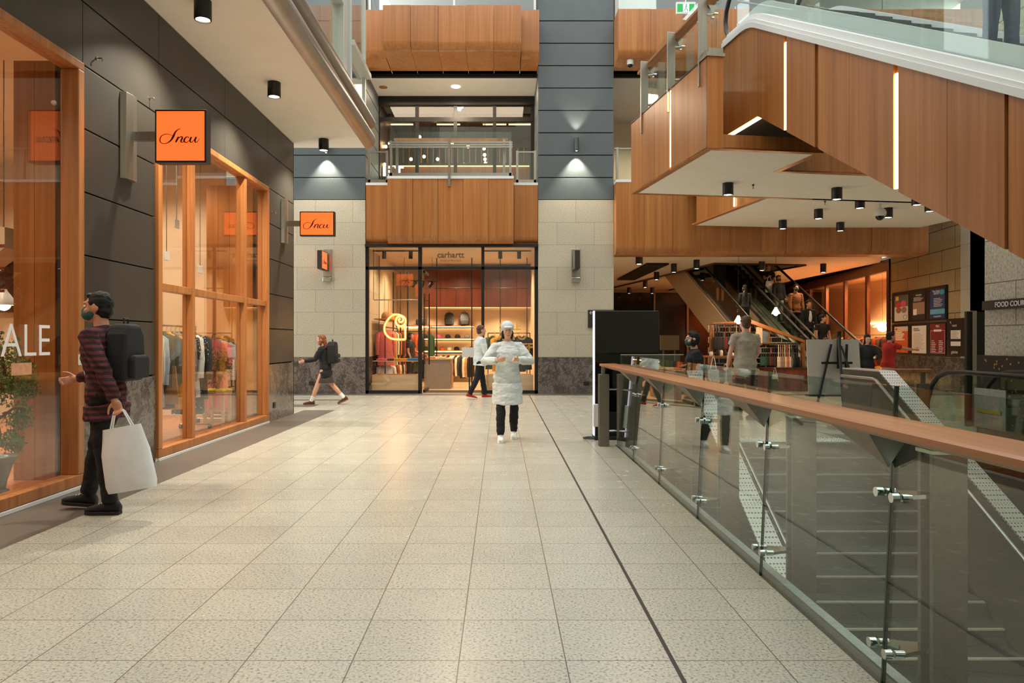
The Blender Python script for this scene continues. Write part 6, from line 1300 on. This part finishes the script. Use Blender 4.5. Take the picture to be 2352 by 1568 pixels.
person('person in a red tee shirt reaching out towards the posters', (9.06, 17.2, 0), 1.75, 1.62, ((6, 6), (-6, 8)), ((10, 8, 20, 0), (72, 10, 14, -6)), 6, 0, ('red', .84, 0), ('shorts', 'stone', .6), ('grey', 'white'), ('short', 'black'), 'tan', None, None, False, .012, None, .006, 1.1)
person('person in black clothes standing inside the store behind the neon emblem', (-2.72, 22.3, .02), 1.2, 1.64, ((2, 2), (-2, 2)), ((15, 8, 60, 10), (5, 8, 20, 0)), 0, 0, ('black', .8, 0), ('trousers', 'black', 1.0), ('black', 'black'), ('bob', 'black'), 'tan', None, None, True, .012)
def esc_person(v, u, label, drop, face, **k):
    p = ER @ Vector((v, u, 0)); z = 3.96-.58*(16.1-u)-drop; return person(label, (p.x, p.y, z), TH+(PI if face else 0), vox=.013, **k)
esc_person(7.23, 14.83, 'person in black with bare legs riding up the left arcade escalator', .48, True, H=1.7, top=('black', .7, 1), bottom=('skirt', 'black', .8), fem=True, hair=('long', 'black'))
esc_person(7.23, 12.98, 'person with long black hair and a dark patterned top on the left arcade escalator', .48, True, H=1.62, top=('charcoal', .82, 1), bottom=('trousers', 'black', 1.0), fem=True, hair=('long', 'black'))
r, hd_, _, _ = esc_person(8.8, 14.3, 'person in black holding up a white bag near the top of the right arcade escalator', .48, False, H=1.72, top=('black', .82, 0), arms=((5, 8, 10, 0), (40, 10, 60, 0)))
shopping_bag(hd_[-1], .2, m_bag, 'white bag carried by the topmost person on the right arcade escalator', .3, .4)
esc_person(8.8, 13.6, 'person in a black jacket and grey trousers wearing a mask on the right arcade escalator', .48, False, H=1.66, top=('black', .84, 1), bottom=('trousers', 'ash', 1.0), fem=True, hair=('bob', 'brown'), mask='teal')
esc_person(8.95, 12.77, 'person in a tan plaid shirt wearing a mask on the right arcade escalator', .48, False, H=1.76, top=('tan_plaid', .8, 1), bottom=('trousers', 'navy', 1.0), mask='teal')
r, hd_, _, _ = esc_person(8.85, 11.85, 'person in black carrying a large beige bag on the right arcade escalator', .48, False, H=1.7, top=('black', .8, 1), inner='white')
shopping_bag(hd_[1], .3, CL['cream'], 'large beige bag carried by a person low on the right arcade escalator', .4, .46)
esc_person(8.8, 11.0, 'person in a black shirt turned sideways low on the right arcade escalator', .48, False, H=1.7, top=('black', .8, 0), turn=60, bottom=('trousers', 'black', 1.0))
p = at(1886, 800, 21.6); person('person in a beige top behind the easel at the foot of the escalator', (p.x, 21.3, 0), .3, 1.5, top=('stone', .8, 1), bottom=('trousers', 'brown', 1.0), hair=('bob', 'brown'), fem=True, vox=.013, loose=1.2)
p = ER @ Vector((1.5, -3.6, 0)); person('person in dark blue clothes riding the large escalator, legs showing through the glass', (p.x, p.y, 4.11), TH, 1.75, ((3, 3), (-3, 3)), top=('navy', .8, 1), bottom=('trousers', 'denim', 1.0), vox=.011)
bpy.data.scenes.remove(WORK)
